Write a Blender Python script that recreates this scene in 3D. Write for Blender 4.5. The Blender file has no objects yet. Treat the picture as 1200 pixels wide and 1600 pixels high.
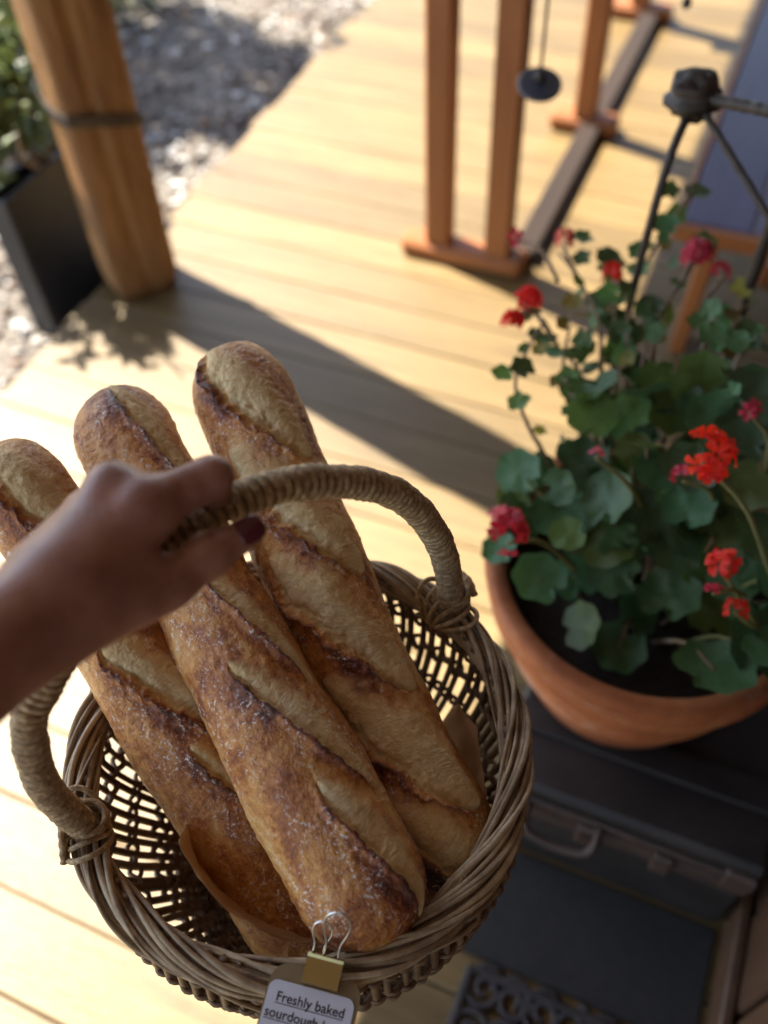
import bpy, math, random
import numpy as np
from mathutils import Vector, Matrix

R = math.radians
scene = bpy.context.scene
col = scene.collection
random.seed(7)
rng = np.random.default_rng(7)

# ------------------------------------------------------------------ camera
SUN_AZ, SUN_EL = 311.3, 54.0          # degrees clockwise from +Y, and above the horizon
cam_d = bpy.data.cameras.new('camera')
cam = bpy.data.objects.new('camera', cam_d)
col.objects.link(cam)
th, rho = R(51.5), R(-3.3)
F = Vector((0, math.cos(th), -math.sin(th)))
U0 = Vector((0, math.sin(th), math.cos(th)))
R0 = Vector((1, 0, 0))
Rc = R0 * math.cos(rho) + U0 * math.sin(rho)
Uc = -R0 * math.sin(rho) + U0 * math.cos(rho)
m = Matrix((Rc, Uc, -F)).transposed().to_4x4()
m.translation = (0, 0, 1.5)
cam.matrix_world = m
cam_d.sensor_fit = 'VERTICAL'
cam_d.sensor_height = 36.0
cam_d.sensor_width = 27.0
cam_d.lens = 36.0 * 1450 / 1600
cam_d.clip_start = 0.02
cam_d.clip_end = 500
cam_d.dof.use_dof = True
cam_d.dof.focus_distance = 0.70
cam_d.dof.aperture_fstop = 2.8
scene.camera = cam

# ------------------------------------------------------------------ sky, sun, exposure
w = bpy.data.worlds.new('World')
scene.world = w
w.use_nodes = True
nt = w.node_tree
sky = nt.nodes.new('ShaderNodeTexSky')
sky.sky_type = 'NISHITA'
sky.sun_disc = False
sky.sun_elevation = R(SUN_EL)
sky.sun_rotation = R(SUN_AZ)
bg = nt.nodes['Background']
bg.inputs[1].default_value = 0.105
nt.links.new(sky.outputs[0], bg.inputs[0])
sun_d = bpy.data.lights.new('sun', 'SUN')
sun_d.energy = 5.0
sun_d.angle = R(0.5)
sun_d.color = (1.0, 0.93, 0.80)
sun = bpy.data.objects.new('sun', sun_d)
col.objects.link(sun)
sv = Vector((math.sin(R(SUN_AZ)) * math.cos(R(SUN_EL)), math.cos(R(SUN_AZ)) * math.cos(R(SUN_EL)), math.sin(R(SUN_EL))))
sun.rotation_euler = sv.to_track_quat('Z', 'Y').to_euler()
sun.location = sv * 10
scene.view_settings.view_transform = 'Standard'
scene.view_settings.look = 'None'
scene.view_settings.exposure = 2.2
scene.view_settings.gamma = 1.0
scene.cycles.use_denoising = True
scene.cycles.max_bounces = 8
scene.cycles.diffuse_bounces = 5
scene.cycles.sample_clamp_indirect = 6.0

# ------------------------------------------------------------------ helpers
def perlin(P, seed=0):
    P = np.asarray(P, float)
    r = np.random.default_rng(seed)
    perm = r.permutation(256); perm = np.concatenate([perm, perm, perm])
    g = r.normal(size=(256, 3)); g /= np.linalg.norm(g, axis=1, keepdims=True)
    i = np.floor(P).astype(int); f = P - i; i &= 255
    u = f * f * f * (f * (f * 6 - 15) + 10)
    out = 0
    for dx in (0, 1):
        for dy in (0, 1):
            for dz in (0, 1):
                h = perm[perm[perm[(i[..., 0] + dx) & 255] + ((i[..., 1] + dy) & 255)] + ((i[..., 2] + dz) & 255)]
                d = (g[h] * (f - np.array([dx, dy, dz]))).sum(-1)
                wgt = (u[..., 0] if dx else 1 - u[..., 0]) * (u[..., 1] if dy else 1 - u[..., 1]) * (u[..., 2] if dz else 1 - u[..., 2])
                out = out + wgt * d
    return out

def sstep(a, b, x):
    t = np.clip((x - a) / (b - a), 0, 1)
    return t * t * (3 - 2 * t)

class MB:
    """collects verts and faces of one mesh (world coordinates)"""
    def __init__(self): self.v = []; self.f = []; self.n = 0
    def add(self, v, f):
        v = np.asarray(v, float).reshape(-1, 3)
        self.v.append(v)
        self.f += [tuple(int(k) + self.n for k in q) for q in f]
        self.n += len(v)
        return self
    def box(self, c, s, M=None, bev=0.0):
        x, y, z = s[0] / 2, s[1] / 2, s[2] / 2
        b = min(bev, x * .9, y * .9, z * .9)
        if b <= 0:
            v = np.array([(i, j, k) for k in (-z, z) for j in (-y, y) for i in (-x, x)])
            f = [(0, 2, 3, 1), (4, 5, 7, 6), (0, 1, 5, 4), (2, 6, 7, 3), (0, 4, 6, 2), (1, 3, 7, 5)]
        else:
            ring = [(-x + b, -y), (x - b, -y), (x, -y + b), (x, y - b), (x - b, y), (-x + b, y), (-x, y - b), (-x, -y + b)]
            inn = [(px * (x - b) / x if abs(px) == x else px, py * (y - b) / y if abs(py) == y else py) for px, py in ring]
            v = [(*p, -z) for p in inn] + [(*p, -z + b) for p in ring] + [(*p, z - b) for p in ring] + [(*p, z) for p in inn]
            f = [tuple(range(7, -1, -1)), tuple(range(24, 32))]
            for l in range(3):
                for i in range(8):
                    f.append((l * 8 + i, l * 8 + (i + 1) % 8, l * 8 + 8 + (i + 1) % 8, l * 8 + 8 + i))
            v = np.array(v)
        if M is not None: v = v @ np.array(M).T
        return self.add(v + np.array(c), f)
    def tube(self, P, r, sides=8, closed=False, ref=None, cap=True):
        P = np.asarray(P, float); n = len(P)
        r = np.broadcast_to(np.asarray(r, float), (n,))
        if closed: T = np.roll(P, -1, 0) - np.roll(P, 1, 0)
        else: T = np.gradient(P, axis=0)
        T /= np.linalg.norm(T, axis=1, keepdims=True) + 1e-12
        if ref is not None:
            N = np.cross(T, np.asarray(ref, float)); N /= np.linalg.norm(N, axis=1, keepdims=True)
        else:
            N = np.zeros_like(P)
            a = np.array([0, 0, 1.]) if abs(T[0][2]) < .9 else np.array([1., 0, 0])
            N[0] = np.cross(T[0], a); N[0] /= np.linalg.norm(N[0])
            for i in range(1, n):
                q = N[i - 1] - T[i] * (N[i - 1] @ T[i]); N[i] = q / np.linalg.norm(q)
        B = np.cross(T, N)
        a = np.arange(sides) * 2 * math.pi / sides
        V = P[:, None] + r[:, None, None] * (np.cos(a)[None, :, None] * N[:, None] + np.sin(a)[None, :, None] * B[:, None])
        f = []
        for i in range(n if closed else n - 1):
            j = (i + 1) % n
            for k in range(sides):
                l = (k + 1) % sides
                f.append((i * sides + k, i * sides + l, j * sides + l, j * sides + k))
        if cap and not closed:
            f.append(tuple(range(sides - 1, -1, -1))); f.append(tuple((n - 1) * sides + k for k in range(sides)))
        return self.add(V.reshape(-1, 3), f)
    def lathe(self, prof, c=(0, 0, 0), seg=48, closed=False):
        prof = np.asarray(prof, float); n = len(prof)
        a = np.arange(seg) * 2 * math.pi / seg
        V = np.stack([prof[:, None, 0] * np.cos(a), prof[:, None, 0] * np.sin(a), np.repeat(prof[:, 1:2], seg, 1)], -1) + np.array(c)
        f = []
        for i in range(n - 1 if not closed else n):
            j = (i + 1) % n
            for k in range(seg):
                l = (k + 1) % seg
                f.append((i * seg + k, i * seg + l, j * seg + l, j * seg + k))
        return self.add(V.reshape(-1, 3), f)
    def build(self, name, mat, parent=None, smooth=False, loc=None):
        v = np.concatenate(self.v)
        o0 = np.array(origin(parent)) if parent else np.zeros(3)
        l0 = np.array(loc) if loc is not None else o0
        me = bpy.data.meshes.new(name)
        me.from_pydata((v - l0).tolist(), [], self.f)
        if smooth: me.polygons.foreach_set('use_smooth', [True] * len(me.polygons))
        me.update()
        return link(name, me, mat, parent, l0 - o0)

ORIG = {}
def origin(o): return ORIG[o.name]
def link(name, me, mat, parent=None, loc=(0, 0, 0)):
    o = bpy.data.objects.new(name, me)
    col.objects.link(o)
    if mat and me is not None and not me.materials: me.materials.append(mat)
    o.location = tuple(float(x) for x in loc)
    if parent: o.parent = parent
    p = origin(parent) if parent else (0, 0, 0)
    ORIG[o.name] = tuple(p[i] + float(loc[i]) for i in range(3))
    return o
def thing(name, label, cat, loc=(0, 0, 0), group=None, kind=None):
    o = link(name, None, None, None, loc)
    return tag(o, label, cat, group, kind)
def tag(o, label, cat=None, group=None, kind=None):
    o['label'] = label
    if cat: o['category'] = cat
    if group: o['group'] = group
    if kind: o['kind'] = kind
    return o
def place(name, me, parent, M):
    """an object sharing mesh data, put at world matrix M under a thing"""
    o = bpy.data.objects.new(name, me)
    col.objects.link(o)
    if parent:
        o.parent = parent
        M = Matrix.Translation(-Vector(origin(parent))) @ M
    o.matrix_basis = M
    return o
def rawmesh(name, mb, mat, smooth=True):
    me = bpy.data.meshes.new(name)
    me.from_pydata(np.concatenate(mb.v).tolist(), [], mb.f)
    if smooth: me.polygons.foreach_set('use_smooth', [True] * len(me.polygons))
    me.materials.append(mat); me.update()
    return me
def rotz(a):
    c, s = math.cos(a), math.sin(a)
    return np.array([[c, -s, 0], [s, c, 0], [0, 0, 1.]])
def spline(pts, n=60):
    """Catmull-Rom through points"""
    P = np.asarray(pts, float); m_ = len(P)
    E = np.vstack([2 * P[0] - P[1], P, 2 * P[-1] - P[-2]])
    d = np.concatenate([[0], np.cumsum(np.linalg.norm(np.diff(P, axis=0), axis=1))])
    out = []
    for t in np.linspace(0, d[-1], n):
        i = min(int(np.searchsorted(d, t, 'right')) - 1, m_ - 2)
        x = (t - d[i]) / (d[i + 1] - d[i] + 1e-12)
        a, b, c, e = E[i], E[i + 1], E[i + 2], E[i + 3]
        out.append(.5 * (2 * b + (c - a) * x + (2 * a - 5 * b + 4 * c - e) * x * x + (3 * b - a - 3 * c + e) * x ** 3))
    return np.array(out)

# ---- materials
class NT:
    def __init__(self, name):
        self.m = bpy.data.materials.new(name); self.m.use_nodes = True
        self.t = self.m.node_tree; self.b = self.t.nodes['Principled BSDF']
    def n(self, typ, **kw):
        x = self.t.nodes.new(typ)
        for k, v in kw.items(): setattr(x, k, v)
        return x
    def l(self, a, b): self.t.links.new(a, b)
    def coords(self, kind='Object', scale=(1, 1, 1), rand=False):
        tc = self.n('ShaderNodeTexCoord'); mp = self.n('ShaderNodeMapping')
        mp.inputs['Scale'].default_value = scale
        src = tc.outputs[kind]
        if rand:
            oi = self.n('ShaderNodeObjectInfo'); mul = self.n('ShaderNodeMath', operation='MULTIPLY'); mul.inputs[1].default_value = 37.0
            self.l(oi.outputs['Random'], mul.inputs[0])
            ad = self.n('ShaderNodeVectorMath', operation='ADD'); self.l(src, ad.inputs[0]); self.l(mul.outputs[0], ad.inputs[1]); src = ad.outputs[0]
        self.l(src, mp.inputs['Vector'])
        return mp.outputs[0]
    def noise(self, vec, scale, detail=4, rough=.55, dist=0.0):
        x = self.n('ShaderNodeTexNoise'); self.l(vec, x.inputs['Vector'])
        x.inputs['Scale'].default_value = scale; x.inputs['Detail'].default_value = detail
        x.inputs['Roughness'].default_value = rough; x.inputs['Distortion'].default_value = dist
        return x.outputs['Fac']
    def ramp(self, fac, stops):
        x = self.n('ShaderNodeValToRGB'); self.l(fac, x.inputs[0])
        e = x.color_ramp.elements
        while len(e) < len(stops): e.new(.5)
        for i, (p, c) in enumerate(stops):
            e[i].position = p; e[i].color = (*c, 1) if not np.isscalar(c) else (c, c, c, 1)
        return x.outputs[0]
    def mix(self, fac, a, b, mode='MIX'):
        x = self.n('ShaderNodeMix', data_type='RGBA', blend_type=mode)
        for s, k in ((fac, 0), (a, 6), (b, 7)):
            if isinstance(s, (int, float)): x.inputs[k].default_value = s
            elif isinstance(s, tuple): x.inputs[k].default_value = (*s, 1)
            else: self.l(s, x.inputs[k])
        return x.outputs[2]
    def math(self, op, a, b=0.0, clamp=False):
        x = self.n('ShaderNodeMath', operation=op); x.use_clamp = clamp
        for s, k in ((a, 0), (b, 1)):
            if isinstance(s, (int, float)): x.inputs[k].default_value = s
            else: self.l(s, x.inputs[k])
        return x.outputs[0]
    def attr(self, name):
        x = self.n('ShaderNodeAttribute', attribute_name=name); return x
    def bump(self, h, strength=.3, dist=.002, prev=None):
        x = self.n('ShaderNodeBump'); x.inputs['Strength'].default_value = strength; x.inputs['Distance'].default_value = dist
        self.l(h, x.inputs['Height'])
        if prev is not None: self.l(prev, x.inputs['Normal'])
        return x.outputs[0]
    def out(self, color=None, rough=.6, normal=None, **kw):
        for s, k in ((color, 'Base Color'), (rough, 'Roughness'), (normal, 'Normal')):
            if s is None: continue
            if isinstance(s, (int, float)): self.b.inputs[k].default_value = s
            elif isinstance(s, tuple): self.b.inputs[k].default_value = (*s, 1)
            else: self.l(s, self.b.inputs[k])
        for k, v in kw.items(): self.b.inputs[k.replace('_', ' ')].default_value = v
        return self.m

def pmat(name, c1, c2, scale=8, stretch=(1, 1, 1), rough=.6, bump=.25, bdist=.002, fine=6.0, rand=True, c3=None, hue=0.0, **kw):
    N = NT(name); vec = N.coords('Object', stretch, rand)
    a = N.noise(vec, scale, 5); b = N.noise(vec, scale * fine, 4)
    stops = [(.3, c1), (.7, c2)] if c3 is None else [(.28, c1), (.5, c2), (.72, c3)]
    c = N.ramp(N.math('ADD', N.math('MULTIPLY', a, .72), N.math('MULTIPLY', b, .28)), stops)
    if hue:
        oi = N.n('ShaderNodeObjectInfo'); hs = N.n('ShaderNodeHueSaturation')
        v = N.math('ADD', N.math('MULTIPLY', oi.outputs['Random'], 2 * hue), 1 - hue)
        N.l(v, hs.inputs['Value']); N.l(c, hs.inputs['Color']); c = hs.outputs[0]
    return N.out(c, rough, N.bump(b, bump, bdist), **kw)

M = {}
M['deck'] = pmat('deck_timber', (.090, .054, .016), (.146, .093, .031), 3, (1, 14, 14), .5, .5, .003, hue=.20, c3=(.190, .128, .049))
M['under'] = pmat('dark_joist', (.05, .035, .025), (.09, .06, .04), 4)
M['post'] = pmat('hewn_timber', (.085, .037, .012), (.215, .10, .030), 2.6, (8, 8, 1), .65, .8, .008, c3=(.32, .165, .055))
M['cedar'] = pmat('oiled_cedar', (.185, .055, .014), (.285, .097, .026), 3, (8, 8, 1), .5, .3, .002, hue=.08, c3=(.35, .135, .04))
M['cedarx'] = pmat('oiled_cedar_rail', (.185, .055, .014), (.285, .097, .026), 3, (1, 8, 8), .5, .3, .002, hue=.08, c3=(.35, .135, .04))
M['shadewood'] = pmat('shade_dark_rail', (.012, .006, .004), (.028, .014, .008), 3, (1, 8, 8), .95)  # shade painted into the timber colour
M['wall'] = pmat('wall_timber', (.05, .022, .010), (.11, .052, .021), 2.5, (8, 8, 1), .6, .4, .003, hue=.15)
M['roofwood'] = pmat('roof_lining', (.30, .26, .22), (.42, .37, .32), 2, (1, 8, 8), .7)
M['bench'] = pmat('blue_grey_paint', (.075, .075, .15), (.105, .105, .195), 5, (1, 6, 6), .42, .2, .002)
M['blackbox'] = pmat('black_planter', (.012, .012, .013), (.03, .03, .031), 6, (1, 1, 1), .5, .15)
M['soil'] = pmat('potting_soil', (.008, .006, .004), (.038, .026, .017), 60, rough=.95, bump=.9, bdist=.006)
NTc = NT('terracotta'); vec = NTc.coords('Object')
a_ = NTc.noise(vec, 8, 5); b_ = NTc.noise(vec, 60, 4); st_ = NTc.noise(NTc.coords('Object', (1, 1, 2.2)), 11, 6, .65, .8)
c_ = NTc.ramp(NTc.math('ADD', NTc.math('MULTIPLY', a_, .7), NTc.math('MULTIPLY', b_, .3)), [(.3, (.20, .050, .013)), (.5, (.34, .10, .028)), (.7, (.44, .165, .06))])
c_ = NTc.mix(NTc.math('MULTIPLY', NTc.math('MULTIPLY', NTc.math('SUBTRACT', st_, .54), 7.0, True), .38), c_, (.55, .40, .30))
M['terra'] = NTc.out(c_, .72, NTc.bump(b_, .4, .0015))
M['iron'] = pmat('dark_iron', (.022, .016, .012), (.06, .042, .03), 30, rough=.55, bump=.5, bdist=.002)
M['disc'] = pmat('slate_metal', (.03, .035, .05), (.06, .07, .095), 20, rough=.4)
M['trunk'] = pmat('trunk_leather', (.009, .0065, .0055), (.03, .022, .018), 14, rough=.6, bump=.4, bdist=.002)
M['rust'] = pmat('rusty_strap', (.03, .017, .012), (.075, .045, .032), 25, rough=.6, bump=.4, bdist=.001)
M['mat'] = pmat('rubber_mat', (.014, .010, .009), (.045, .034, .03), 30, rough=.7, bump=.4)
M['deckshade'] = pmat('deck_shade_dark', (.013, .0112, .0098), (.027, .0238, .021), 60, rough=.9, bump=.6)  # dark tone of the shaded deck, put into a colour
M['stem'] = pmat('green_stem', (.12, .15, .04), (.22, .2, .08), 30, rough=.6)
M['wood_stem'] = pmat('woody_stem', (.14, .09, .05), (.26, .19, .12), 30, rough=.8)

def leafmat(name, c1, c2, c3, trans=.25, dh=.06, vr=.8):
    N = NT(name); vec = N.coords('Object', (1, 1, 1), True)
    c = N.ramp(N.noise(vec, 22, 3), [(.3, c1), (.5, c2), (.72, c3)])
    oi = N.n('ShaderNodeObjectInfo'); hs = N.n('ShaderNodeHueSaturation')
    N.l(N.math('ADD', N.math('MULTIPLY', oi.outputs['Random'], vr), 1 - vr / 2), hs.inputs['Value'])
    N.l(N.math('ADD', N.math('MULTIPLY', oi.outputs['Random'], dh), .495 - dh / 2), hs.inputs['Hue'])
    N.l(c, hs.inputs['Color'])
    mt = N.out(hs.outputs[0], .45, N.bump(N.noise(vec, 90, 2), .25, .001))
    tr = N.n('ShaderNodeBsdfTranslucent'); N.l(hs.outputs[0], tr.inputs[0])
    mx = N.n('ShaderNodeMixShader'); mx.inputs[0].default_value = trans
    N.l(N.b.outputs[0], mx.inputs[1]); N.l(tr.outputs[0], mx.inputs[2])
    N.l(mx.outputs[0], N.t.nodes['Material Output'].inputs[0])
    return mt
M['leaf'] = leafmat('geranium_leaf', (.03, .082, .034), (.055, .13, .05), (.095, .19, .065))
M['leaf_light'] = leafmat('fresh_leaf', (.06, .14, .03), (.11, .20, .045), (.17, .26, .07), .3)
M['leaf_old'] = leafmat('yellowing_leaf', (.10, .12, .02), (.22, .20, .03), (.28, .16, .05), .3)
M['ivy'] = leafmat('ivy_leaf', (.03, .085, .03), (.06, .14, .04), (.13, .2, .06))
M['bush'] = leafmat('bush_leaf', (.04, .08, .02), (.08, .135, .032), (.15, .20, .065))
M['petal'] = leafmat('red_petal', (.72, .025, .010), (.86, .05, .015), (.92, .11, .03), .35, .008, .3)
M['petal_pink'] = leafmat('crimson_petal', (.42, .012, .03), (.58, .025, .05), (.66, .06, .08), .3, .01, .3)

# ------------------------------------------------------------------ the setting
DA = R(25.5)                                                # the deck runs this far east of straight ahead
ud = np.array([math.sin(DA), math.cos(DA), 0]); vd = np.array([math.cos(DA), -math.sin(DA), 0])
zup = np.array([0, 0, 1.])
def uv(u, v, z=0.0): return ud * u + vd * v + zup * z
DM = np.stack([vd, ud, zup], 1)                             # local x = across (board length), y = along the deck edge
EDGE = -1.49

g = MB(); g.add([(-40, -40, -.16), (40, -40, -.16), (40, 40, -.16), (-40, 40, -.16)], [(0, 1, 2, 3)])
NG = NT('garden_soil'); vec = NG.coords('Object')
a_ = NG.noise(vec, 3, 5); b_ = NG.noise(vec, 40, 5)
M['ground'] = NG.out(NG.ramp(NG.math('ADD', NG.math('MULTIPLY', a_, .4), NG.math('MULTIPLY', b_, .6)), [(.35, (.045, .036, .03)), (.5, (.13, .11, .09)), (.68, (.30, .27, .23))]), .95, NG.bump(b_, .8, .02))
ground = g.build('ground', M['ground']); ground['kind'] = 'structure'; ground['label'] = 'brown mulched garden ground beside the deck'

def chips(name, n, area, smin, smax, flat, cols, label, cat, zt=-.155):
    base = np.array([(1, 0, 0), (.4, .9, .1), (-.7, .6, 0), (-.9, -.4, .05), (.1, -1, 0), (.15, .05, 1), (-.1, 0, -1)], float)
    fc = [(0, 1, 5), (1, 2, 5), (2, 3, 5), (3, 4, 5), (4, 0, 5)]
    V = []; Fc = []; Cc = []
    k = 0
    while k < n:
        u, v = area()
        s = smin + (smax - smin) * random.random() ** 2
        Q = base * np.array([s, s * random.uniform(.5, 1), s * flat]) * (1 + .25 * rng.normal(size=(7, 1)))
        E_ = np.array(Matrix.Rotation(random.uniform(-.5, .5), 3, 'X') @ Matrix.Rotation(random.uniform(0, 6.28), 3, 'Z'))
        Q = Q @ E_.T + uv(u, v, zt + s * flat * random.uniform(.2, 1.1))
        V.append(Q); Fc += [tuple(i + 7 * k for i in q) for q in fc]
        c = cols[random.randrange(len(cols))]; j = random.uniform(.7, 1.2)
        Cc.append(np.tile((c[0] * j, c[1] * j, c[2] * j, 1), (7, 1))); k += 1
    me = bpy.data.meshes.new(name); me.from_pydata(np.concatenate(V).tolist(), [], Fc)
    at = me.color_attributes.new('tint', 'FLOAT_COLOR', 'POINT'); at.data.foreach_set('color', np.concatenate(Cc).ravel())
    N = NT(name); N.out(N.attr('tint').outputs['Color'], .75)
    o = link(name, me, N.m); return tag(o, label, cat, kind='stuff')
def area1():
    return random.uniform(-.2, 7.5), EDGE - .03 - 3.2 * random.random() ** 1.3
chips('garden_gravel', 16000, area1, .008, .026, .45, [(.42, .40, .37), (.27, .23, .19), (.20, .145, .10), (.54, .52, .49), (.10, .065, .045), (.055, .038, .028), (.20, .12, .07), (.07, .05, .035)], 'pale gravel and bark chips covering the garden bed', 'gravel')

# deck: every board is a plank
deck = thing('deck', 'sunlit golden timber deck of long boards', 'deck', uv(1.5, .3, -.03)); deck['kind'] = 'structure'; del deck['category']
PW, GAP = .128, .0026
i = 0
u = -1.9 + .011
shared = {}
while u < 6.2:
    L = 3.9 + random.choice((0, .006, .012, -.004)); h = .03
    key = round(L, 3)
    if key not in shared:
        mb = MB(); mb.box((0, 0, 0), (L, PW - GAP, h), None, .0018)
        shared[key] = rawmesh('plank', mb, M['deck'], False)
    c_ = uv(u + PW / 2, EDGE + L / 2 - (L - 3.9), -h / 2 + random.uniform(-.001, .0008))
    Mx = Matrix.Translation(Vector(c_)) @ Matrix(DM.tolist()).to_4x4() @ Matrix.Rotation(R(random.uniform(-.03, .03)), 4, 'Z')
    place('plank', shared[key], deck, Mx)
    u += PW; i += 1
for v in (-1.42, -.6, .25, 1.1, 2.0):
    mb = MB(); mb.box(uv(2.1, v, -.082), (.07, 8.0, .10), DM); mb.build('joist', M['under'], deck)

# verandah roof (above the frame) and house wall on the right
roof = thing('verandah_roof', 'timber lined verandah roof overhead', None, uv(1.8, -.7, 2.33), kind='structure')
RM = DM
for k in range(14):
    mb = MB(); mb.box(uv(-3 + .35 + k * .7, -.735, 2.345 + .002 * (k % 2)), (2.03, .704, .03), RM); mb.build('lining_board', M['roofwood'], roof)
mb = MB(); mb.box(uv(1.9, -1.77, 2.36), (.04, 9.8, .16), RM, .004); mb.build('fascia', M['roofwood'], roof)
wall = thing('house_wall', 'dark brown vertical timber boards of the house wall', None, uv(1.5, .3, 0), kind='structure')
for k in range(46):
    mb = MB(); mb.box(uv(-2.2 + k * .14, .305 + random.uniform(0, .004), 1.165), (.025, .132, 2.31), DM, .004); mb.build('plank', M['wall'], wall)
mb = MB(); mb.box(uv(1.0, .325, 1.165), (.012, 6.5, 2.31), DM); mb.build('backing', M['under'], wall)
mb = MB(); mb.box(uv(1.0, .282, .05), (.018, 6.5, .09), DM, .004); mb.build('skirting', M['wall'], wall)

# ------------------------------------------------------------------ verandah post
pb = np.array([-.597, 2.015, 0])
post = thing('verandah_post', 'rough hewn orange brown timber post standing at the deck edge', 'post', pb)
nz, ns = 60, 56
V = []
for i in range(nz):
    z = 2.33 * i / (nz - 1)
    for k in range(ns):
        a = k * 2 * math.pi / ns
        # roughly squared log with waney corners
        r = .088 / max(abs(math.cos(a - .5)), abs(math.sin(a - .5))) ** .72
        p = np.array([math.cos(a) * 3, math.sin(a) * 3, z * 3.0])
        r *= 1 + .10 * float(perlin(p[None], 5)[0]) + .05 * float(perlin(p[None] * 3.1, 6)[0])
        r *= 1 - .13 * math.exp(-((z - .0) / .03) ** 2)
        da = math.atan2(math.sin(a + 1.15 + .12 * math.sin(z * 3)), math.cos(a + 1.15 + .12 * math.sin(z * 3)))
        r *= 1 - .11 * math.exp(-(da / .13) ** 2) * (.4 + .6 * min(1, max(0, (z - .12) * 4)))
        V.append(pb + np.array([r * math.cos(a), r * math.sin(a), z]))
f = [(i * ns + k, i * ns + (k + 1) % ns, (i + 1) * ns + (k + 1) % ns, (i + 1) * ns + k) for i in range(nz - 1) for k in range(ns)]
f += [tuple(range(ns - 1, -1, -1)), tuple((nz - 1) * ns + k for k in range(ns))]
MB().add(V, f).build('shaft', M['post'], post, True)
# dark iron strap nailed round the post
ring = []
for k in range(28):
    a = k * 2 * math.pi / 28
    r = .0895 / max(abs(math.cos(a - .5)), abs(math.sin(a - .5))) ** .72 + .004
    ring.append(pb + np.array([r * math.cos(a), r * math.sin(a), .47 + .03 * math.cos(a + 2.4)]))
ring = np.array(ring)
mb = MB()
VV = np.concatenate([ring + [0, 0, -.012], ring + [0, 0, .012], ring * [1, 1, 1] + (ring - pb) * [.03, .03, 0] + [0, 0, -.012], ring + (ring - pb) * [.03, .03, 0] + [0, 0, .012]])
ff = []
for k in range(28):
    l = (k + 1) % 28
    ff += [(56 + k, 56 + l, 84 + l, 84 + k), (28 + k, 84 + k, 84 + l, 28 + l), (k, l, 56 + l, 56 + k)]
mb.add(VV, ff).build('strap', M['iron'], post)

# ------------------------------------------------------------------ black trough planter and its plant, garden bushes
tr = thing('trough_planter', 'black slim trough planter on the gravel behind the post', 'planter', uv(1.72, -1.70, -.16))
mb = MB(); mb.box(uv(1.645, -1.642, .05), (.012, .41, .42), DM, .003); mb.build('front_panel', M['blackbox'], tr)
mb = MB(); mb.box(uv(1.645, -1.702, .05), (.012, .41, .42), DM, .003); mb.build('back_panel', M['blackbox'], tr)
for uu in (1.434, 1.856):
    mb = MB(); mb.box(uv(uu, -1.672, .05), (.072, .012, .42), DM, .003); mb.build('end_panel', M['blackbox'], tr)
mb = MB(); mb.box(uv(1.645, -1.672, .225), (.048, .41, .02), DM); mb.build('soil', M['soil'], tr)

def leafcloud(n, centre, rad, size, seed, pts=None, droop=.3):
    r = np.random.default_rng(seed); mb = MB(); V = []; Fc = []
    for k in range(n):
        d = r.normal(size=3); d /= np.linalg.norm(d)
        p = np.array(centre) + d * np.array(rad) * r.uniform(.25, 1) ** .5 * (1 + .25 * math.sin(d[0] * 7 + d[1] * 5 + seed))
        if pts is not None: p = pts[r.integers(len(pts))] + r.normal(size=3) * np.array(rad)
        s = size * r.uniform(.6, 1.3)
        x = r.normal(size=3); x /= np.linalg.norm(x)
        nn = np.array([0, 0, 1]) + r.normal(size=3) * .7; y = np.cross(nn, x); y /= np.linalg.norm(y); nn = np.cross(x, y)
        q = [p - x * s, p - x * s * .2 + y * s * .45, p + x * s, p - x * s * .2 - y * s * .45, p + nn * s * .15]
        V += q; b = 5 * k
        Fc += [(b, b + 4, b + 1), (b + 1, b + 4, b + 2), (b + 2, b + 4, b + 3), (b + 3, b + 4, b)]
    return mb.add(V, Fc)
def bush(name, label, base, centre, rad, n, size, seed, mat='bush', branches=9, group=None, cat='bush'):
    t = thing(name, label, cat, base, group)
    mb = MB(); r = np.random.default_rng(seed)
    for k in range(branches):
        e = np.array(centre) + r.normal(size=3) * np.array(rad) * .5
        mid = (np.array(base) + e) / 2 + r.normal(size=3) * .03
        mb.tube(spline([base, mid, e], 8), np.linspace(.008, .003, 8), 5)
    mb.build('branches', M['wood_stem'], t, True)
    leafcloud(n, centre, rad, size, seed).build('foliage', M[mat], t)
    return t
bush('trough_shrub', 'small leafy shrub growing in the black trough planter', uv(1.62, -1.672, .23), uv(1.55, -1.71, .46), (.15, .21, .17), 480, .036, 3, cat='shrub')
bush('garden_bush', 'bushy green shrub in the garden bed beyond the trough', uv(2.35, -2.45, -.16), uv(2.35, -2.45, .18), (.34, .34, .32), 1500, .032, 11)
bush('garden_bush', 'low pale green bush at the back of the garden bed', uv(3.25, -2.75, -.16), uv(3.25, -2.75, .06), (.36, .36, .24), 1100, .034, 12)
# garden tree whose crown dapples the gravel
tb = np.array([-3.05, 5.65, -.16])
tree = thing('garden_tree', 'slender leafy garden tree shading the gravel', 'tree', tb)
mb = MB(); mb.tube(spline([tb, tb + [.05, -.1, .9], tb + [.3, -.3, 1.7], tb + [.6, -.6, 2.4]], 14), np.linspace(.06, .025, 14), 9); mb.build('trunk', M['wood_stem'], tree, True)
mb = MB()
for k in range(10):
    e = tb + np.array([.95, -1.0, 2.6]) + rng.normal(size=3) * [.45, .35, .25]
    mb.tube(spline([tb + [.35, -.35, 1.8], (tb + [.35, -.35, 1.8]) * .5 + e * .5 + rng.normal(size=3) * .06, e], 8), np.linspace(.018, .004, 8), 5)
mb.build('limbs', M['wood_stem'], tree, True)
leafcloud(2600, tb + [.95, -1.0, 2.65], (.55, .5, .35), .05, 21).build('crown', M['bush'], tree)

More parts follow.
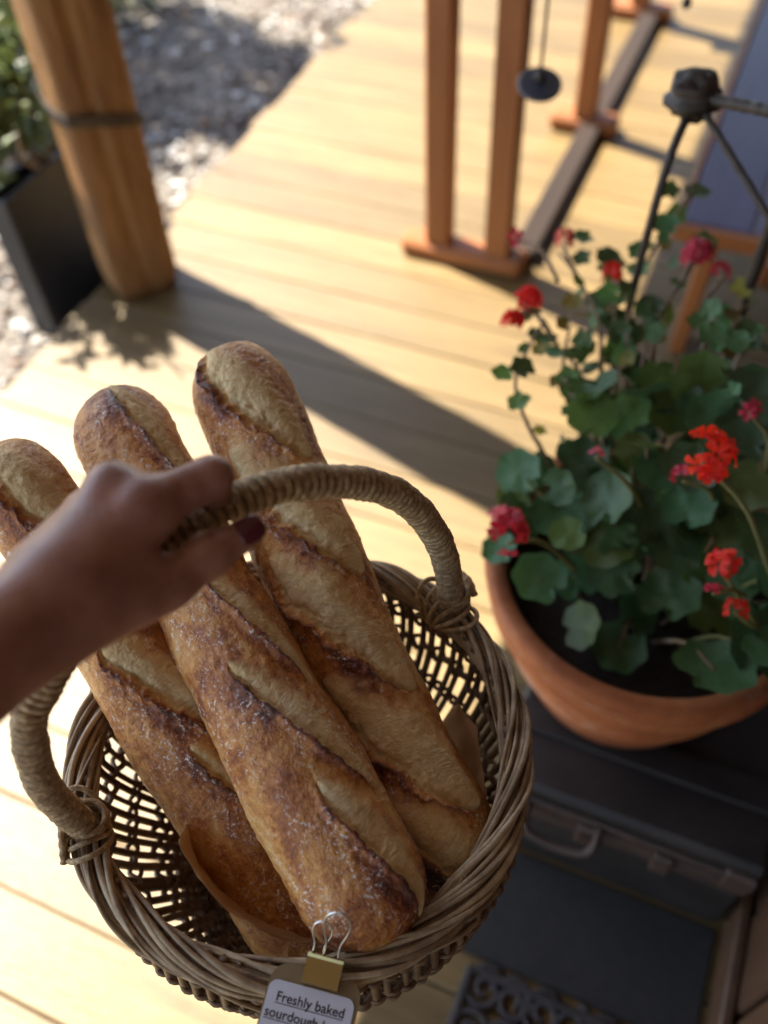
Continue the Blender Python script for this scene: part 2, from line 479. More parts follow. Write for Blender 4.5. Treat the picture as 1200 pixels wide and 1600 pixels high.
# ------------------------------------------------------------------ cedar trestle table in the sun
tt = thing('trestle_table', 'orange cedar trestle table with slender uprights standing in the sun', 'table', uv(2.7, -.62, 0))
def bar(name, a, b, wd, ht, parent, mat, bev=.005, upv=(0, 0, 1)):
    a, b = np.array(a), np.array(b); x = b - a; L = np.linalg.norm(x); x = x / L
    upv = np.array(upv, float); y = np.cross(upv, x)
    if np.linalg.norm(y) < 1e-3: y = ud.copy()
    y /= np.linalg.norm(y); z = np.cross(x, y)
    mb = MB(); mb.box((0, 0, 0), (L, wd, ht), None, bev)
    me = rawmesh(name, mb, M[mat], False)
    Mx = Matrix(np.stack([x, y, z], 1).tolist()).to_4x4(); Mx.translation = Vector((a + b) / 2)
    return place(name, me, parent, Mx)
for uu, v0, v1, ups in ((1.93, -.815, -.485, (-.715, -.555)), (2.66, -.63, -.425, (-.527,)), (3.44, -.65, -.43, (-.545,))):
    bar('foot', uv(uu, v0, .025), uv(uu, v1, .025), .075, .05, tt, 'cedarx', .012)
    for v in ups:
        bar('upright', uv(uu, v, .05), uv(uu, v, .70), .058, .064, tt, 'cedarx', .006, upv=vd)
bar('shade_stretcher', uv(1.968, -.50, .022), uv(3.40, -.50, .022), .062, .036, tt, 'shadewood')  # low strip coloured near-black to stand for the band of shade here
for uu in (1.93, 2.66, 3.44): bar('bearer', uv(uu, -.76, .72), uv(uu, -.45, .72), .05, .04, tt, 'cedarx')
for v in (-.61, -.50): bar('top_board', uv(1.80, v, .7525), uv(3.6, v, .7525), .106, .024, tt, 'cedarx')

# ------------------------------------------------------------------ painted bench against the wall
bn = thing('wall_bench', 'blue grey painted bench with cedar plank legs against the wall', 'bench', uv(2.3, .08, 0))
for k, v in enumerate((-.042, .088, .218)): bar('seat_board', uv(1.61, v, .437), uv(3.3, v, .437), .126, .026, bn, 'bench', .004)
bar('edge_trim', uv(1.61, -.113, .4345), uv(3.3, -.113, .4345), .012, .03, bn, 'cedarx', .003)
bar('seat_end', uv(1.597, -.118, .4335), uv(1.597, .27, .4335), .022, .032, bn, 'cedarx', .003)
for uu in (1.80, 3.0):
    bar('leg', uv(uu, -.06, .01), uv(uu - .03, -.045, .42), .10, .036, bn, 'cedarx', .004, upv=vd)
    bar('leg', uv(uu, .20, .01), uv(uu - .03, .20, .42), .10, .036, bn, 'cedarx', .004, upv=vd)
bar('rail', uv(1.84, .08, .20), uv(2.93, .08, .20), .03, .06, bn, 'cedarx')

# ------------------------------------------------------------------ iron plant stand behind the pot
st = thing('iron_stand', 'dark twisted iron stand with knobbly corner joint behind the geraniums', 'stand', (.38, 1.08, 0))
K = np.array((0.4029, 1.0726, 0.9221)); KR = np.array((0.4884, 0.9521, 0.9540)); BL = np.array((0.3561, 1.0001, 0.7749)); BR = np.array((0.4737, 0.9253, 0.8432))
def twig(name, a, b, r, parent, seed=0, n=26):
    t = np.linspace(0, 1, n)[:, None]; P = a + (b - a) * t
    P = P + .0025 * np.stack([perlin(np.stack([t[:, 0] * 9 + q, t[:, 0] * 0 + seed, t[:, 0] * 0], -1), 3 + q) for q in range(3)], -1)
    rr = r * (1 + .14 * np.sin(t[:, 0] * 60 + seed))
    mb = MB(); mb.tube(P, rr, 9); return mb.build(name, M['iron'], parent, True)
foot = K + (BL - K) / (K[2] - BL[2]) * K[2]
foot = np.array([BL[0] - .015, BL[1] + .01, 0])
mb = MB(); mb.tube(spline([K, BL, foot], 40), .0056, 9); mb.build('leg', M['iron'], st, True)
twig('arm', K, KR, .0072, st, 4); twig('brace', K, BR + (BR - K) * .35, .0046, st, 7)
far = KR.copy(); far[2] = 0
twig('leg', KR, far, .0075, st, 2)
n1, n2 = 26, 16
V = []
for i in range(n1 + 1):
    for k in range(n2):
        a, t = k * 2 * math.pi / n2, math.pi * i / n1
        d = np.array([math.sin(t) * math.cos(a), math.sin(t) * math.sin(a), math.cos(t)])
        r = .029 * (1 + .09 * math.sin(t * 9 + 2 * math.cos(a)) + .55 * float(perlin(d[None] * 2.2, 8)[0]))
        V.append(K + d * r * np.array([1.1, 1, 1.0]))
mb = MB().add(V, [(i * n2 + k, i * n2 + (k + 1) % n2, (i + 1) * n2 + (k + 1) % n2, (i + 1) * n2 + k) for i in range(n1) for k in range(n2)])
mb.build('joint_knob', M['iron'], st, True)

# ------------------------------------------------------------------ wind chime and hanging bead string
D0 = np.array((0.2907, 1.4624, 0.7465))
wc = thing('wind_chime', 'flat slate grey wind chime disc hanging on a cord', 'wind chime', D0)
mb = MB(); mb.lathe([(0, -.004), (.034, -.004), (.036, -.002), (.036, .002), (.034, .004), (0, .004)], D0, 40); dv = np.array(mb.v[0]) - D0; ct, st_ = math.cos(R(17)), math.sin(R(17))
mb.v[0] = D0 + np.stack([dv[:, 0], dv[:, 1] * ct - dv[:, 2] * st_, dv[:, 1] * st_ + dv[:, 2] * ct], -1)
mb.build('disc', M['disc'], wc)
mb = MB(); mb.tube([D0 + [0, 0, .002], D0 + [.002, 0, .8], D0 + [0, 0, 2.33 - D0[2]]], .0028, 6); mb.build('cord', M['iron'], wc, True)
mb = MB(); mb.lathe([(0, .0), (.009, .003), (.011, .010), (.007, .017), (.003, .02)], D0 + [0, 0, .004], 14); mb.build('knot', M['iron'], wc, True)
T0 = np.array((0.5358, 1.5543, 0.8197))
hb = thing('hanging_bead', 'small black bead hanging on a thin cord near the bench', 'ornament', T0)
mb = MB(); mb.lathe([(0, -.009), (.005, -.0075), (.008, -.002), (.0075, .005), (.003, .010), (0, .011)], T0, 16); mb.build('bead', M['iron'], hb, True)
mb = MB(); mb.tube([T0, T0 + [0, 0, .6], T0 + [0, 0, 2.33 - T0[2]]], .0015, 5); mb.build('cord', M['iron'], hb, True)

# ------------------------------------------------------------------ old trunk under the flower pot
TZ = .262
tk = thing('old_trunk', 'dark worn travelling trunk with rusty straps under the flower pot', 'trunk', uv(.78, .09, 0))
tu0, tu1, tv0, tv1 = .525, 1.08, -.095, .262
tcu, tcv = (tu0 + tu1) / 2, (tv0 + tv1) / 2
mb = MB(); mb.box(uv(tcu, tcv, .0965), (tv1 - tv0, tu1 - tu0, .189), DM, .005); mb.build('body', M['trunk'], tk)
lid = MB().box(uv(tcu, tcv, .229), (tv1 - tv0 + .012, tu1 - tu0 + .012, .066), DM, .008).build('lid', M['trunk'], tk)
bar('lid_strap', uv(tu0 - .009, tv0 - .004, .217), uv(tu0 - .009, tv1 + .003, .217), .006, .034, tk, 'rust', .002)
bar('body_strap', uv(tu0 - .0035, tv0, .175), uv(tu0 - .0035, tv1, .175), .007, .026, tk, 'rust', .002)
for v in (tv0 + .02, tv1 - .02):
    mb = MB(); mb.box(uv(tu0 - .006, v, .215), (.042, .016, .05), DM, .004); mb.build('corner_bracket', M['rust'], tk)
for v in (.04, .145):
    mb = MB(); mb.box(uv(tu0 - .016, v, .197), (.026, .012, .055), DM, .003); mb.build('latch', M['rust'], tk)
hp = [uv(tu0 - .012, -.045, .225), uv(tu0 - .035, -.045, .223), uv(tu0 - .048, -.036, .212), uv(tu0 - .052, -.01, .207), uv(tu0 - .052, .02, .207), uv(tu0 - .048, .046, .212), uv(tu0 - .035, .055, .223), uv(tu0 - .012, .055, .225)]
mb = MB(); mb.tube(spline(hp, 30), .006, 8); mb.build('handle', M['rust'], tk, True)
for u_ in (.62, .98):
    bar('top_batten', uv(u_, tv0 - .003, .266), uv(u_, tv1 + .003, .266), .045, .008, tk, 'trunk', .002)

# thin dark sheet standing in for the deep shade on the deck
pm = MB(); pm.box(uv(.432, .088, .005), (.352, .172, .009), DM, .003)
tag(pm.build('shade_sheet', M['deckshade']), 'plain charcoal sheet standing in for shaded deck between the trunk and the scrollwork mat', 'mat')
# scroll door mat
dm = thing('door_mat', 'black scrollwork rubber door mat lying on the deck', 'mat', uv(.10, .12, 0))
mb = MB()
mu0, mu1, mv0, mv1 = -.13, .328, -.058, .255
for a, b in (((mu0, mv0), (mu0, mv1)), ((mu0, mv1), (mu1, mv1)), ((mu1, mv1), (mu1, mv0)), ((mu1, mv0), (mu0, mv0))):
    mb.tube([uv(*a, .009), uv(*b, .009)], .007, 6)
mb.build('border', M['mat'], dm)
sp = []
for k in range(26):
    a = k * .42; r = .006 + .0026 * k * .42
    sp.append((r * math.cos(a), r * math.sin(a), 0))
sm = MB(); sm.tube(sp, .0055, 6); scroll = rawmesh('scroll', sm, M['mat'])
for i_ in range(8):
    for j_ in range(7):
        c_ = uv(mu0 + .032 + i_ * .058, mv0 + .028 + j_ * .0435, .0075)
        Mx = Matrix.Translation(Vector(c_)) @ Matrix.Rotation(random.choice((0, 1.57, 3.14, 4.71)), 4, 'Z')
        if (i_ + j_) % 2: Mx = Mx @ Matrix.Rotation(math.pi, 4, 'X')
        place('scroll', scroll, dm, Mx)

# ------------------------------------------------------------------ terracotta pot
pc = np.array([.338, .668, 0])
PR, PZ = .211, .528
pot = thing('flower_pot', 'large round terracotta flower pot with thick rim on the trunk', 'flower pot', pc + [0, 0, TZ + .012])
zb = TZ + .009
prof = [(0, zb), (.128, zb), (.140, zb + .006), (.152, zb + .05), (.166, zb + .12), (.177, PZ - .070), (.186, PZ - .064)]
MB().lathe(prof, pc, 72).build('body', M['terra'], pot, True)
prof = [(.189, PZ - .066), (.200, PZ - .067), (.206, PZ - .061), (.207, PZ - .040), (.2035, PZ - .036), (.2035, PZ - .031), (.2095, PZ - .026), (.2135, PZ - .012), (.211, PZ - .003), (.205, PZ), (.192, PZ - .002), (.186, PZ - .010), (.181, PZ - .06), (.174, PZ - .16)]
MB().lathe(prof, pc, 72).build('rim', M['terra'], pot, True)
MB().lathe([(0, PZ - .055), (.08, PZ - .048), (.15, PZ - .056), (.1815, PZ - .066)], pc, 40).build('soil', M['soil'], pot, True)

# ------------------------------------------------------------------ geranium
def leafmesh(name, mat, lobes=7, depth=.10, cup=.18, seed=0, notch=.55):
    r = random.Random(seed); n = 36; V = [(0, 0, 0)]; Fc = []
    for q, (fr, zz) in enumerate(((.38, .03), (.72, .09), (1.0, cup))):
        for k in range(n):
            a = k * 2 * math.pi / n
            edge = 1 + depth * math.cos(lobes * a + .3 * seed) - notch * math.exp(-((math.atan2(math.sin(a - math.pi), math.cos(a - math.pi))) / .22) ** 2)
            ed = 1 + (edge - 1) * fr ** 2
            wav = .05 * math.sin(lobes * a * .5 + seed) * fr ** 2 + .03 * math.sin(3 * a + seed)
            V.append((fr * ed * math.cos(a), fr * ed * math.sin(a), zz * (1 if seed % 2 else .6) + wav - .10 * fr * abs(math.sin(a * .5 + seed)) ))
    for k in range(n): Fc.append((0, 1 + k, 1 + (k + 1) % n))
    for q in range(2):
        for k in range(n):
            Fc.append((1 + q * n + k, 1 + (q + 1) * n + k, 1 + (q + 1) * n + (k + 1) % n, 1 + q * n + (k + 1) % n))
    return rawmesh(name, MB().add(V, Fc), mat)
GL = [leafmesh('leaf', M['leaf'], 7, .06, .26, s, .45) for s in (1, 2, 3, 5, 7)] + [leafmesh('leaf', M['leaf_light'], 8, .05, .22, s, .4) for s in (4, 9)]
GS = [leafmesh('leaf', M['ivy'], 5, .10, .2, s, .35) for s in (1, 2, 3)] + [leafmesh('leaf', M['leaf_light'], 5, .10, .2, 5, .35), leafmesh('leaf', M['leaf_old'], 5, .10, .3, 6, .35)]
CAMDIR = Vector((-.28, -.55, .78))
def leaf_at(p, s, parent, meshes, camw=.5, jit=.45, seed=None):
    nn = Vector((0, 0, .8)) + CAMDIR * camw + Vector(rng.normal(size=3)) * jit
    nn.normalize()
    q = nn.to_track_quat('Z', 'Y').to_matrix().to_4x4() @ Matrix.Rotation(random.uniform(0, 6.28), 4, 'Z')
    Mx = Matrix.Translation(Vector(p)) @ q @ Matrix.Diagonal((s, s * random.uniform(.85, 1.1), s, 1))
    return place('leaf', random.choice(meshes), parent, Mx)
ger = thing('geranium', 'scarlet flowering geranium with round leaves in the terracotta pot', 'plant', pc + [0, 0, PZ - .05])
hero = [((0.1770, 0.6081, 0.5909), .033), ((0.2054, 0.6807, 0.6103), .034), ((0.2611, 0.6722, 0.6547), .036), ((0.2317, 0.5849, 0.5213), .028), ((0.2760, 0.5615, 0.5027), .033), ((0.3260, 0.5811, 0.5822), .035),
        ((0.3530, 0.4823, 0.5803), .043), ((0.3287, 0.6095, 0.6304), .030), ((0.2628, 0.6420, 0.6051), .036), ((0.3128, 0.6819, 0.6879), .028), ((0.2956, 0.7150, 0.6888), .024), ((0.2597, 0.7846, 0.6802), .030), ((0.2472, 0.7501, 0.6272), .036),
        ((0.2099, 0.6364, 0.6390), .022), ((0.3777, 0.5642, 0.5688), .031), ((0.2719, 0.6286, 0.5689), .033), ((0.3404, 0.6360, 0.6770), .028), ((0.4026, 0.6389, 0.7048), .034), ((0.4079, 0.6960, 0.7119), .029),
        ((0.3576, 0.7834, 0.6920), .037), ((0.3906, 0.7388, 0.7076), .037), ((0.4059, 0.5810, 0.6843), .028), ((0.2257, 0.6309, 0.5580), .029), ((0.3031, 0.6027, 0.5100), .033), ((0.4382, 0.7565, 0.7217), .037), ((0.3952, 0.8121, 0.7021), .034),
        ((0.3487, 0.8331, 0.6804), .026), ((0.4027, 0.5061, 0.5864), .04), ((0.3026, 0.6472, 0.6220), .032), ((0.3684, 0.6090, 0.6044), .03), ((0.3787, 0.6191, 0.6636), .032), ((0.3077, 0.7953, 0.6631), .03), ((0.3972, 0.5846, 0.6106), .03)]
soilz = PZ - .05
ends = []
for p, s in hero:
    leaf_at(p, s * 1.0, ger, GL, .55, .3); ends.append(np.array(p))
for k in range(115):
    a, q = random.uniform(0, 6.28), math.sqrt(random.random())
    x, y = pc[0] + .20 * q * math.cos(a), pc[1] + .20 * q * math.sin(a)
    front = (x - pc[0]) * -.3 + (y - pc[1]) * -.95           # the front left of the soil lies bare
    if front > .05 and x < pc[0] + .06: continue
    z = PZ + .02 + (.17 + max(0, -front) * .5) * random.random() * (1 - .4 * q)
    leaf_at((x, y, z), random.uniform(.019, .033), ger, GL, .3, .5); ends.append(np.array((x, y, z)))
for k in range(0, len(ends), 2):
    e = ends[k]; b = np.array([pc[0] + (e[0] - pc[0]) * .45 + random.uniform(-.02, .02), pc[1] + (e[1] - pc[1]) * .45 + random.uniform(-.02, .02), soilz - .01])
    mid = (b + e) / 2 + np.array([0, 0, .03])
    mb = MB(); mb.tube(spline([b, mid, e], 10), np.linspace(.0035, .0018, 10), 6); mb.build('stem', M['stem'] if random.random() < .6 else M['wood_stem'], ger, True)
# flower heads
def petalmesh(name, mat):
    mb = MB()
    for k in range(5):
        a = k * 2 * math.pi / 5; V = []
        for r_, w_, z_ in ((.12, .08, 0), (.5, .26, .14), (.85, .34, .16), (1.0, .18, .08)):
            for s_ in (-1, 0, 1):
                x, y = r_, s_ * w_
                V.append((x * math.cos(a) - y * math.sin(a), x * math.sin(a) + y * math.cos(a), z_ + .07 * abs(s_) + .03 * (k % 2)))
        mb.add(V, [(i * 3 + j, i * 3 + j + 1, i * 3 + j + 4, i * 3 + j + 3) for i in range(3) for j in range(2)])
    return rawmesh(name, mb, mat)
FR, FP = petalmesh('floret', M['petal']), petalmesh('floret', M['petal_pink'])
def flower_head(p, n, rad, fs, me, base, parent, mat_s='stem', lean=(0, 0, 1)):
    p = np.array(p); base = np.array(base)
    mid = (p + base) / 2 + np.array([random.uniform(-.01, .01), random.uniform(-.01, .01), .012])
    mb = MB(); mb.tube(spline([base, mid, p - np.array(lean) * rad * .7], 14), np.linspace(.0032, .0022, 14), 7)
    s = mb.build('flower_stalk', M[mat_s], parent, True)
    for k in range(n):
        d = Vector(rng.normal(size=3)) + Vector(lean) * .9; d.normalize()
        Mx = Matrix.Translation(Vector(p) + d * rad * random.uniform(.55, 1)) @ d.to_track_quat('Z', 'Y').to_matrix().to_4x4() @ Matrix.Rotation(random.random() * 6, 4, 'Z') @ Matrix.Diagonal((fs, fs, fs * 1.2, 1))
        place('floret', me, s, Mx)
    return s
flower_head((0.3285, 0.6084, 0.7956), 11, .025, .015, FR, (0.4043, 0.5388, 0.6764), ger, lean=(.2, -.2, .8))
flower_head((0.3473, 0.5404, 0.7032), 6, .012, .014, FR, (0.4108, 0.5196, 0.5972), ger)
flower_head((0.3577, 0.5026, 0.6731), 3, .007, .012, FR, (0.4108, 0.5196, 0.5972), ger)
flower_head((0.3356, 0.5176, 0.6850), 2, .005, .010, FP, (0.3838, 0.5349, 0.6477), ger)
flower_head((0.1396, 0.6292, 0.6588), 11, .028, .013, FP, (0.2273, 0.6325, 0.5720), ger)
flower_head((0.4002, 0.6910, 0.7718), 3, .007, .010, FP, (0.4318, 0.6569, 0.6808), ger)
flower_head((0.3244, 0.6376, 0.7294), 3, .010, .010, FP, (0.3759, 0.6367, 0.6648), ger)
for p, b in (((0.2368, 0.6739, 0.7327), (0.3042, 0.6678, 0.6384)),):
    flower_head(p, 2, .006, .008, FP, b, ger)
# ------------------------------------------------------------------ tall straggly ivy geranium at the back of the pot
ivy = thing('ivy_geranium', 'tall straggly ivy leaved geranium rising from the back of the pot', 'plant', pc + [0, .08, PZ - .05])
paths = [[(.28, .70, .47), (0.2091, 0.7695, 0.6171), (0.1859, 0.7984, 0.6528), (0.1744, 0.8470, 0.6787), (0.1947, 0.8885, 0.6989), (0.2206, 0.9238, 0.7143)],
         [(.30, .74, .47), (0.2904, 0.8637, 0.6537), (0.2959, 0.9440, 0.6920), (0.2766, 1.0157, 0.7107), (0.2583, 1.0570, 0.7180)],
         [(.33, .76, .47), (0.3254, 0.8880, 0.6730), (0.3449, 0.9776, 0.6932), (0.3782, 1.0413, 0.7055), (0.4230, 1.1013, 0.7277), (0.4602, 1.1434, 0.7484)],
         [(.32, .75, .47), (0.3140, 0.9036, 0.6599), (0.3262, 0.9864, 0.6874), (0.3213, 1.0439, 0.7075)],
         [(.36, .76, .47), (0.3580, 0.8801, 0.6667), (0.3757, 0.9404, 0.6891), (0.4368, 1.0220, 0.7157), (0.4719, 1.0458, 0.7218)],
         [(.40, .76, .47), (0.4015, 0.8420, 0.6875), (0.4361, 0.8999, 0.7080), (0.4949, 0.9388, 0.7134)],
         [(.42, .74, .47), (0.4253, 0.7991, 0.7045), (0.4592, 0.8492, 0.7188), (0.5006, 0.8798, 0.7304)],
         [(.31, .73, .47), (0.2648, 0.8438, 0.6634), (0.2355, 0.9051, 0.6866), (0.2107, 0.9465, 0.7068), (0.1966, 0.9683, 0.7113)],
         [(.34, .75, .47), (0.3343, 0.8471, 0.6660), (0.3511, 0.8998, 0.6824), (0.3557, 0.9545, 0.7003)],
         [(.29, .71, .47), (0.2470, 0.8113, 0.6631), (0.2398, 0.8715, 0.6727), (0.2534, 0.9237, 0.7014)]]
dens = [10, 17, 18, 18, 18, 22, 22, 16, 18, 14]
for P_, dn in zip(paths, dens):
    S = spline(P_, 30)
    mb = MB(); mb.tube(S, np.linspace(.0045, .0018, 30), 6); mb.build('stem', M['wood_stem'], ivy, True)
    for k in range(dn):
        i_ = int(8 + 21 * (k + .5) / dn)
        off = rng.normal(size=3) * .019
        leaf_at(S[i_] + off, random.uniform(.008, .017), ivy, GS, .5, .6)
for p in ((0.3161, 0.8962, 0.6796), (0.4644, 1.1397, 0.7455), (0.4451, 0.9122, 0.7179), (0.4639, 0.8736, 0.7127), (0.4468, 0.8695, 0.6966), (0.3641, 0.9541, 0.7000), (0.3234, 1.0388, 0.7163), (0.4105, 1.0883, 0.7301), (0.3023, 0.9795, 0.6947), (0.3221, 0.9585, 0.6780), (0.3328, 0.9291, 0.6802)):
    leaf_at(p, random.uniform(.014, .022), ivy, GS + GL, .8, .25)
for p, n, rd, me, b in (((0.2008, 0.9601, 0.7175), 9, .018, FR, (0.2355, 0.9051, 0.6866)), ((0.1809, 0.9400, 0.7016), 5, .011, FR, (0.2107, 0.9465, 0.7068)), ((0.3239, 1.0136, 0.7090), 5, .012, FR, (0.3133, 0.9870, 0.6879)),
                        ((0.4399, 1.0300, 0.7220), 12, .020, FP, (0.4100, 0.9881, 0.7015)), ((0.2030, 1.1023, 0.7157), 2, .006, FP, (0.2520, 1.0101, 0.7062)), ((0.2703, 1.0808, 0.7241), 4, .010, FP, (0.2766, 1.0157, 0.7107)), ((0.4667, 1.0023, 0.7128), 3, .009, FP, (0.4360, 0.9575, 0.7027))):
    flower_head(p, n, rd, .013, me, b, ivy, 'wood_stem')

# ------------------------------------------------------------------ wicker basket
def wicker(name, c1, c2, c3):
    N = NT(name); vec = N.coords('Object')
    a = N.noise(vec, 55, 4); b = N.noise(vec, 700, 3)
    oi = N.n('ShaderNodeObjectInfo')
    c = N.ramp(N.math('ADD', N.math('ADD', N.math('MULTIPLY', a, .6), N.math('MULTIPLY', b, .2)), N.math('MULTIPLY', oi.outputs['Random'], .2)), [(.3, c1), (.5, c2), (.7, c3)])
    return N.out(c, .5, N.bump(b, .35, .0006))
M['cane'] = wicker('weathered_cane', (.125, .076, .036), (.32, .22, .12), (.54, .42, .26))
M['cane_dark'] = wicker('brown_cane', (.085, .046, .022), (.17, .10, .05), (.28, .185, .10))
def twine_mat():
    N = NT('seagrass_twine'); vec = N.coords('Object')
    a = N.noise(vec, 190, 3, .7); b = N.noise(vec, 900, 3)
    c = N.ramp(N.math('ADD', N.math('MULTIPLY', a, .6), N.math('MULTIPLY', b, .4)), [(.34, (.13, .075, .03)), (.5, (.33, .215, .10)), (.64, (.62, .47, .27))])
    return N.out(c, .62, N.bump(b, .5, .0008))
M['twine'] = twine_mat()
bc = np.array([-.079, .322, .805]); BR_ = .1735
basket = thing('bread_basket', 'round wicker basket with twine wrapped hoop handle hanging from the hand', 'basket', bc + [0, 0, -.20])
NS = 94
def wall_r(z):                                            # z below the rim, negative
    t = np.clip(-z / .20, 0, 1)
    return .166 + .020 * np.sin(np.clip(t * 1.25, 0, 1) * math.pi) ** .8 - .052 * t ** 2.6
for k in range(NS):
    a = 2 * math.pi * (k + random.uniform(-.2, .2)) / NS
    zz = np.linspace(.004, -.195, 14); lean = .05 * (zz / .2)
    rr = wall_r(zz)
    P = bc + np.stack([rr * np.cos(a + lean), rr * np.sin(a + lean), zz], -1)
    mb = MB(); mb.tube(P, .0034 * random.uniform(.75, 1.15), 6); mb.build('stake', M['cane_dark'], basket, True)
rows = [(-.016 - .0043 * k, k % 2) for k in range(5)]
for z in (-.062, -.093, -.124): rows += [(z, 0), (z - .0035, 1)]
rows += [(-.150 - .0043 * k, k % 2) for k in range(11)]
for z, ph in rows:
    n = NS * 5; a = np.arange(n) * 2 * math.pi / n
    wv = .0034 * np.cos(a * NS / 2 + math.pi * ph)
    zz = z + .0028 * np.sin(a * 5 + z * 900) + .0016 * np.sin(a * 13 + z * 400) + .0009 * np.sin(a * NS / 2 + 1.6 + math.pi * ph)
    rr = wall_r(z) + wv
    P = bc + np.stack([rr * np.cos(a), rr * np.sin(a), zz], -1)
    mb = MB(); mb.tube(P, .0027 * random.uniform(.85, 1.15), 5, True, ref=(0, 0, 1)); mb.build('weaver', M['cane_dark'], basket, True)
n = 26; mb = MB(); a = np.arange(160) * 2 * math.pi / 160
for q in range(n):
    rr = .006 + q * .0046
    mb.tube(bc + np.stack([rr * np.cos(a), rr * np.sin(a), -.193 + .0015 * np.sin(a * 12 + math.pi * q)], -1), .0024, 4, True, ref=(0, 0, 1))
o = mb.build('base_weave', M['cane_dark'], basket, True)
# rolled border: long strands winding slowly round the rim
NRS = 19
n = 420; a = np.arange(n) * 2 * math.pi / n
for q in range(NRS):
    b = 2 * math.pi * q / NRS - 4 * a + .25 * np.sin(3 * a + q * 1.7)
    rad = .0088 + .0018 * np.sin(5 * a + q * 2.4) + random.uniform(-.001, .0016)
    rr = BR_ + rad * 1.15 * np.cos(b); zz = rad * 1.0 * np.sin(b) - .002
    P = bc + np.stack([rr * np.cos(a), rr * np.sin(a), zz], -1)
    mb = MB(); mb.tube(P, .0021 * random.uniform(.7, 1.3) * (1 + .15 * np.sin(7 * a + q)), 7, True, ref=(0, 0, 1)); mb.build('rim_strand', M['cane'], basket, True)
mb = MB(); aa = a[::3]; mb.tube(bc + np.stack([BR_ * np.cos(aa), BR_ * np.sin(aa), 0 * aa - .002], -1), .0078, 8, True, ref=(0, 0, 1)); mb.build('rim_core', M['cane_dark'], basket, True)
# slanting strands sweeping from the border down into the wall
for q in range(34):
    a0 = 2 * math.pi * (q + random.uniform(-.3, .3)) / 34
    t = np.linspace(0, 1, 16); aa = a0 + .34 * t; zz = -.008 - .036 * t
    ins = random.choice((-1, -1, 1))
    rr = wall_r(zz) + ins * (.0075 - .003 * t)
    mb = MB(); mb.tube(bc + np.stack([rr * np.cos(aa), rr * np.sin(aa), zz], -1), .0021, 6); mb.build('border_strand', M['cane'], basket, True)
# handle
HL, HQ = np.array([-.2330, .2616, .812]), np.array([.0562, .4415, .812])
hc = (HQ - HL) / np.linalg.norm(HQ - HL)
hpts = [(-.004, -.035), (-.005, .002), (-.0085, .05), (-.008, .099), (.006, .162), (.024, .190), (.068, .232), (.115, .256), (.155, .2635), (.185, .2615), (.2105, .2525), (.237, .236), (.2655, .2125), (.291, .180), (.3135, .133), (.330, .075), (.338, .002), (.336, -.035)]
hx = spline([HL + hc * u_ + zup * h_ for u_, h_ in hpts], 400)
arc = np.concatenate([[0], np.cumsum(np.linalg.norm(np.diff(hx, axis=0), axis=1))])
hr = .0076
handle = MB().tube(hx[::6], hr, 10).build('handle', M['cane_dark'], basket, True)
pitch = .0064
nt_ = int(arc[-1] / pitch * 14)
sl = np.linspace(.030, arc[-1] - .030, nt_)
C_ = np.stack([np.interp(sl, arc, hx[:, k]) for k in range(3)], -1)
T_ = np.gradient(C_, axis=0); T_ /= np.linalg.norm(T_, axis=1, keepdims=True)
sd_ = np.cross(hc, zup); N1 = np.broadcast_to(sd_, T_.shape); N2 = np.cross(T_, N1)
phi = sl / pitch * 2 * math.pi
jr = hr + .0010 + .0012 * perlin(np.stack([sl * 160, phi * 0, phi * 0], -1), 4)[:, None]
W_ = C_ + jr * (np.cos(phi)[:, None] * N1 + np.sin(phi)[:, None] * N2) + T_ * (.0012 * perlin(np.stack([sl * 90, phi * 0 + 3, phi * 0], -1), 9))[:, None]
MB().tube(W_, .0032 * (1 + .12 * np.sin(sl * 2100) + .22 * perlin(np.stack([sl * 70, sl * 0, sl * 0 + 5], -1), 14)), 6).build('twine_wrap', M['twine'], handle, True)
# lashings where the handle meets the border
for base, sgn, sd in ((HL, 1, 1), (HQ, -1, 2)):
    rnd = random.Random(sd)
    out = base - bc; out[2] = 0; out /= np.linalg.norm(out); tan = np.array([-out[1], out[0], 0])
    lash = None
    for q in range(6):
        t = np.linspace(0, 2 * math.pi, 34, endpoint=False)
        tilt = (q - 2.5) * .14
        rx, rz = .0160 + .0012 * (q % 2), .0152 + .0006 * q
        cen = bc + out * (BR_ - .001) + tan * (.004 * (q - 2.5)) + zup * .001
        P = cen + np.cos(t)[:, None] * out * rx + np.sin(t)[:, None] * (zup * rz) + (np.sin(t) * tilt * .055)[:, None] * tan + (np.cos(t * 2) * .0015)[:, None] * tan
        mb = MB(); mb.tube(P, .0023, 6, True); x_ = mb.build('lashing', M['twine'], basket, True)
    for q in range(3):                                   # neck turns round the foot of the handle
        t = np.linspace(0, 2 * math.pi, 26, endpoint=False)
        cen = base + zup * (.006 + .0048 * q)
        P = cen + .0124 * (np.cos(t)[:, None] * out + np.sin(t)[:, None] * tan) + (.003 * np.sin(t + q))[:, None] * zup
        mb = MB(); mb.tube(P, .0026, 6, True, ref=(0, 0, 1)); mb.build('lashing', M['twine'], basket, True)
    e0 = base + out * .014 + zup * .008
    P = spline([e0 - tan * .012, e0 + out * .006 + zup * .004, e0 + tan * .012 + out * .009, e0 + tan * .019 + out * .012 - zup * .008], 18)
    mb = MB(); mb.tube(P, .003 * (1 + .15 * np.sin(np.arange(18) * 1.9)), 7); mb.build('twine_tail', M['twine'], basket, True)

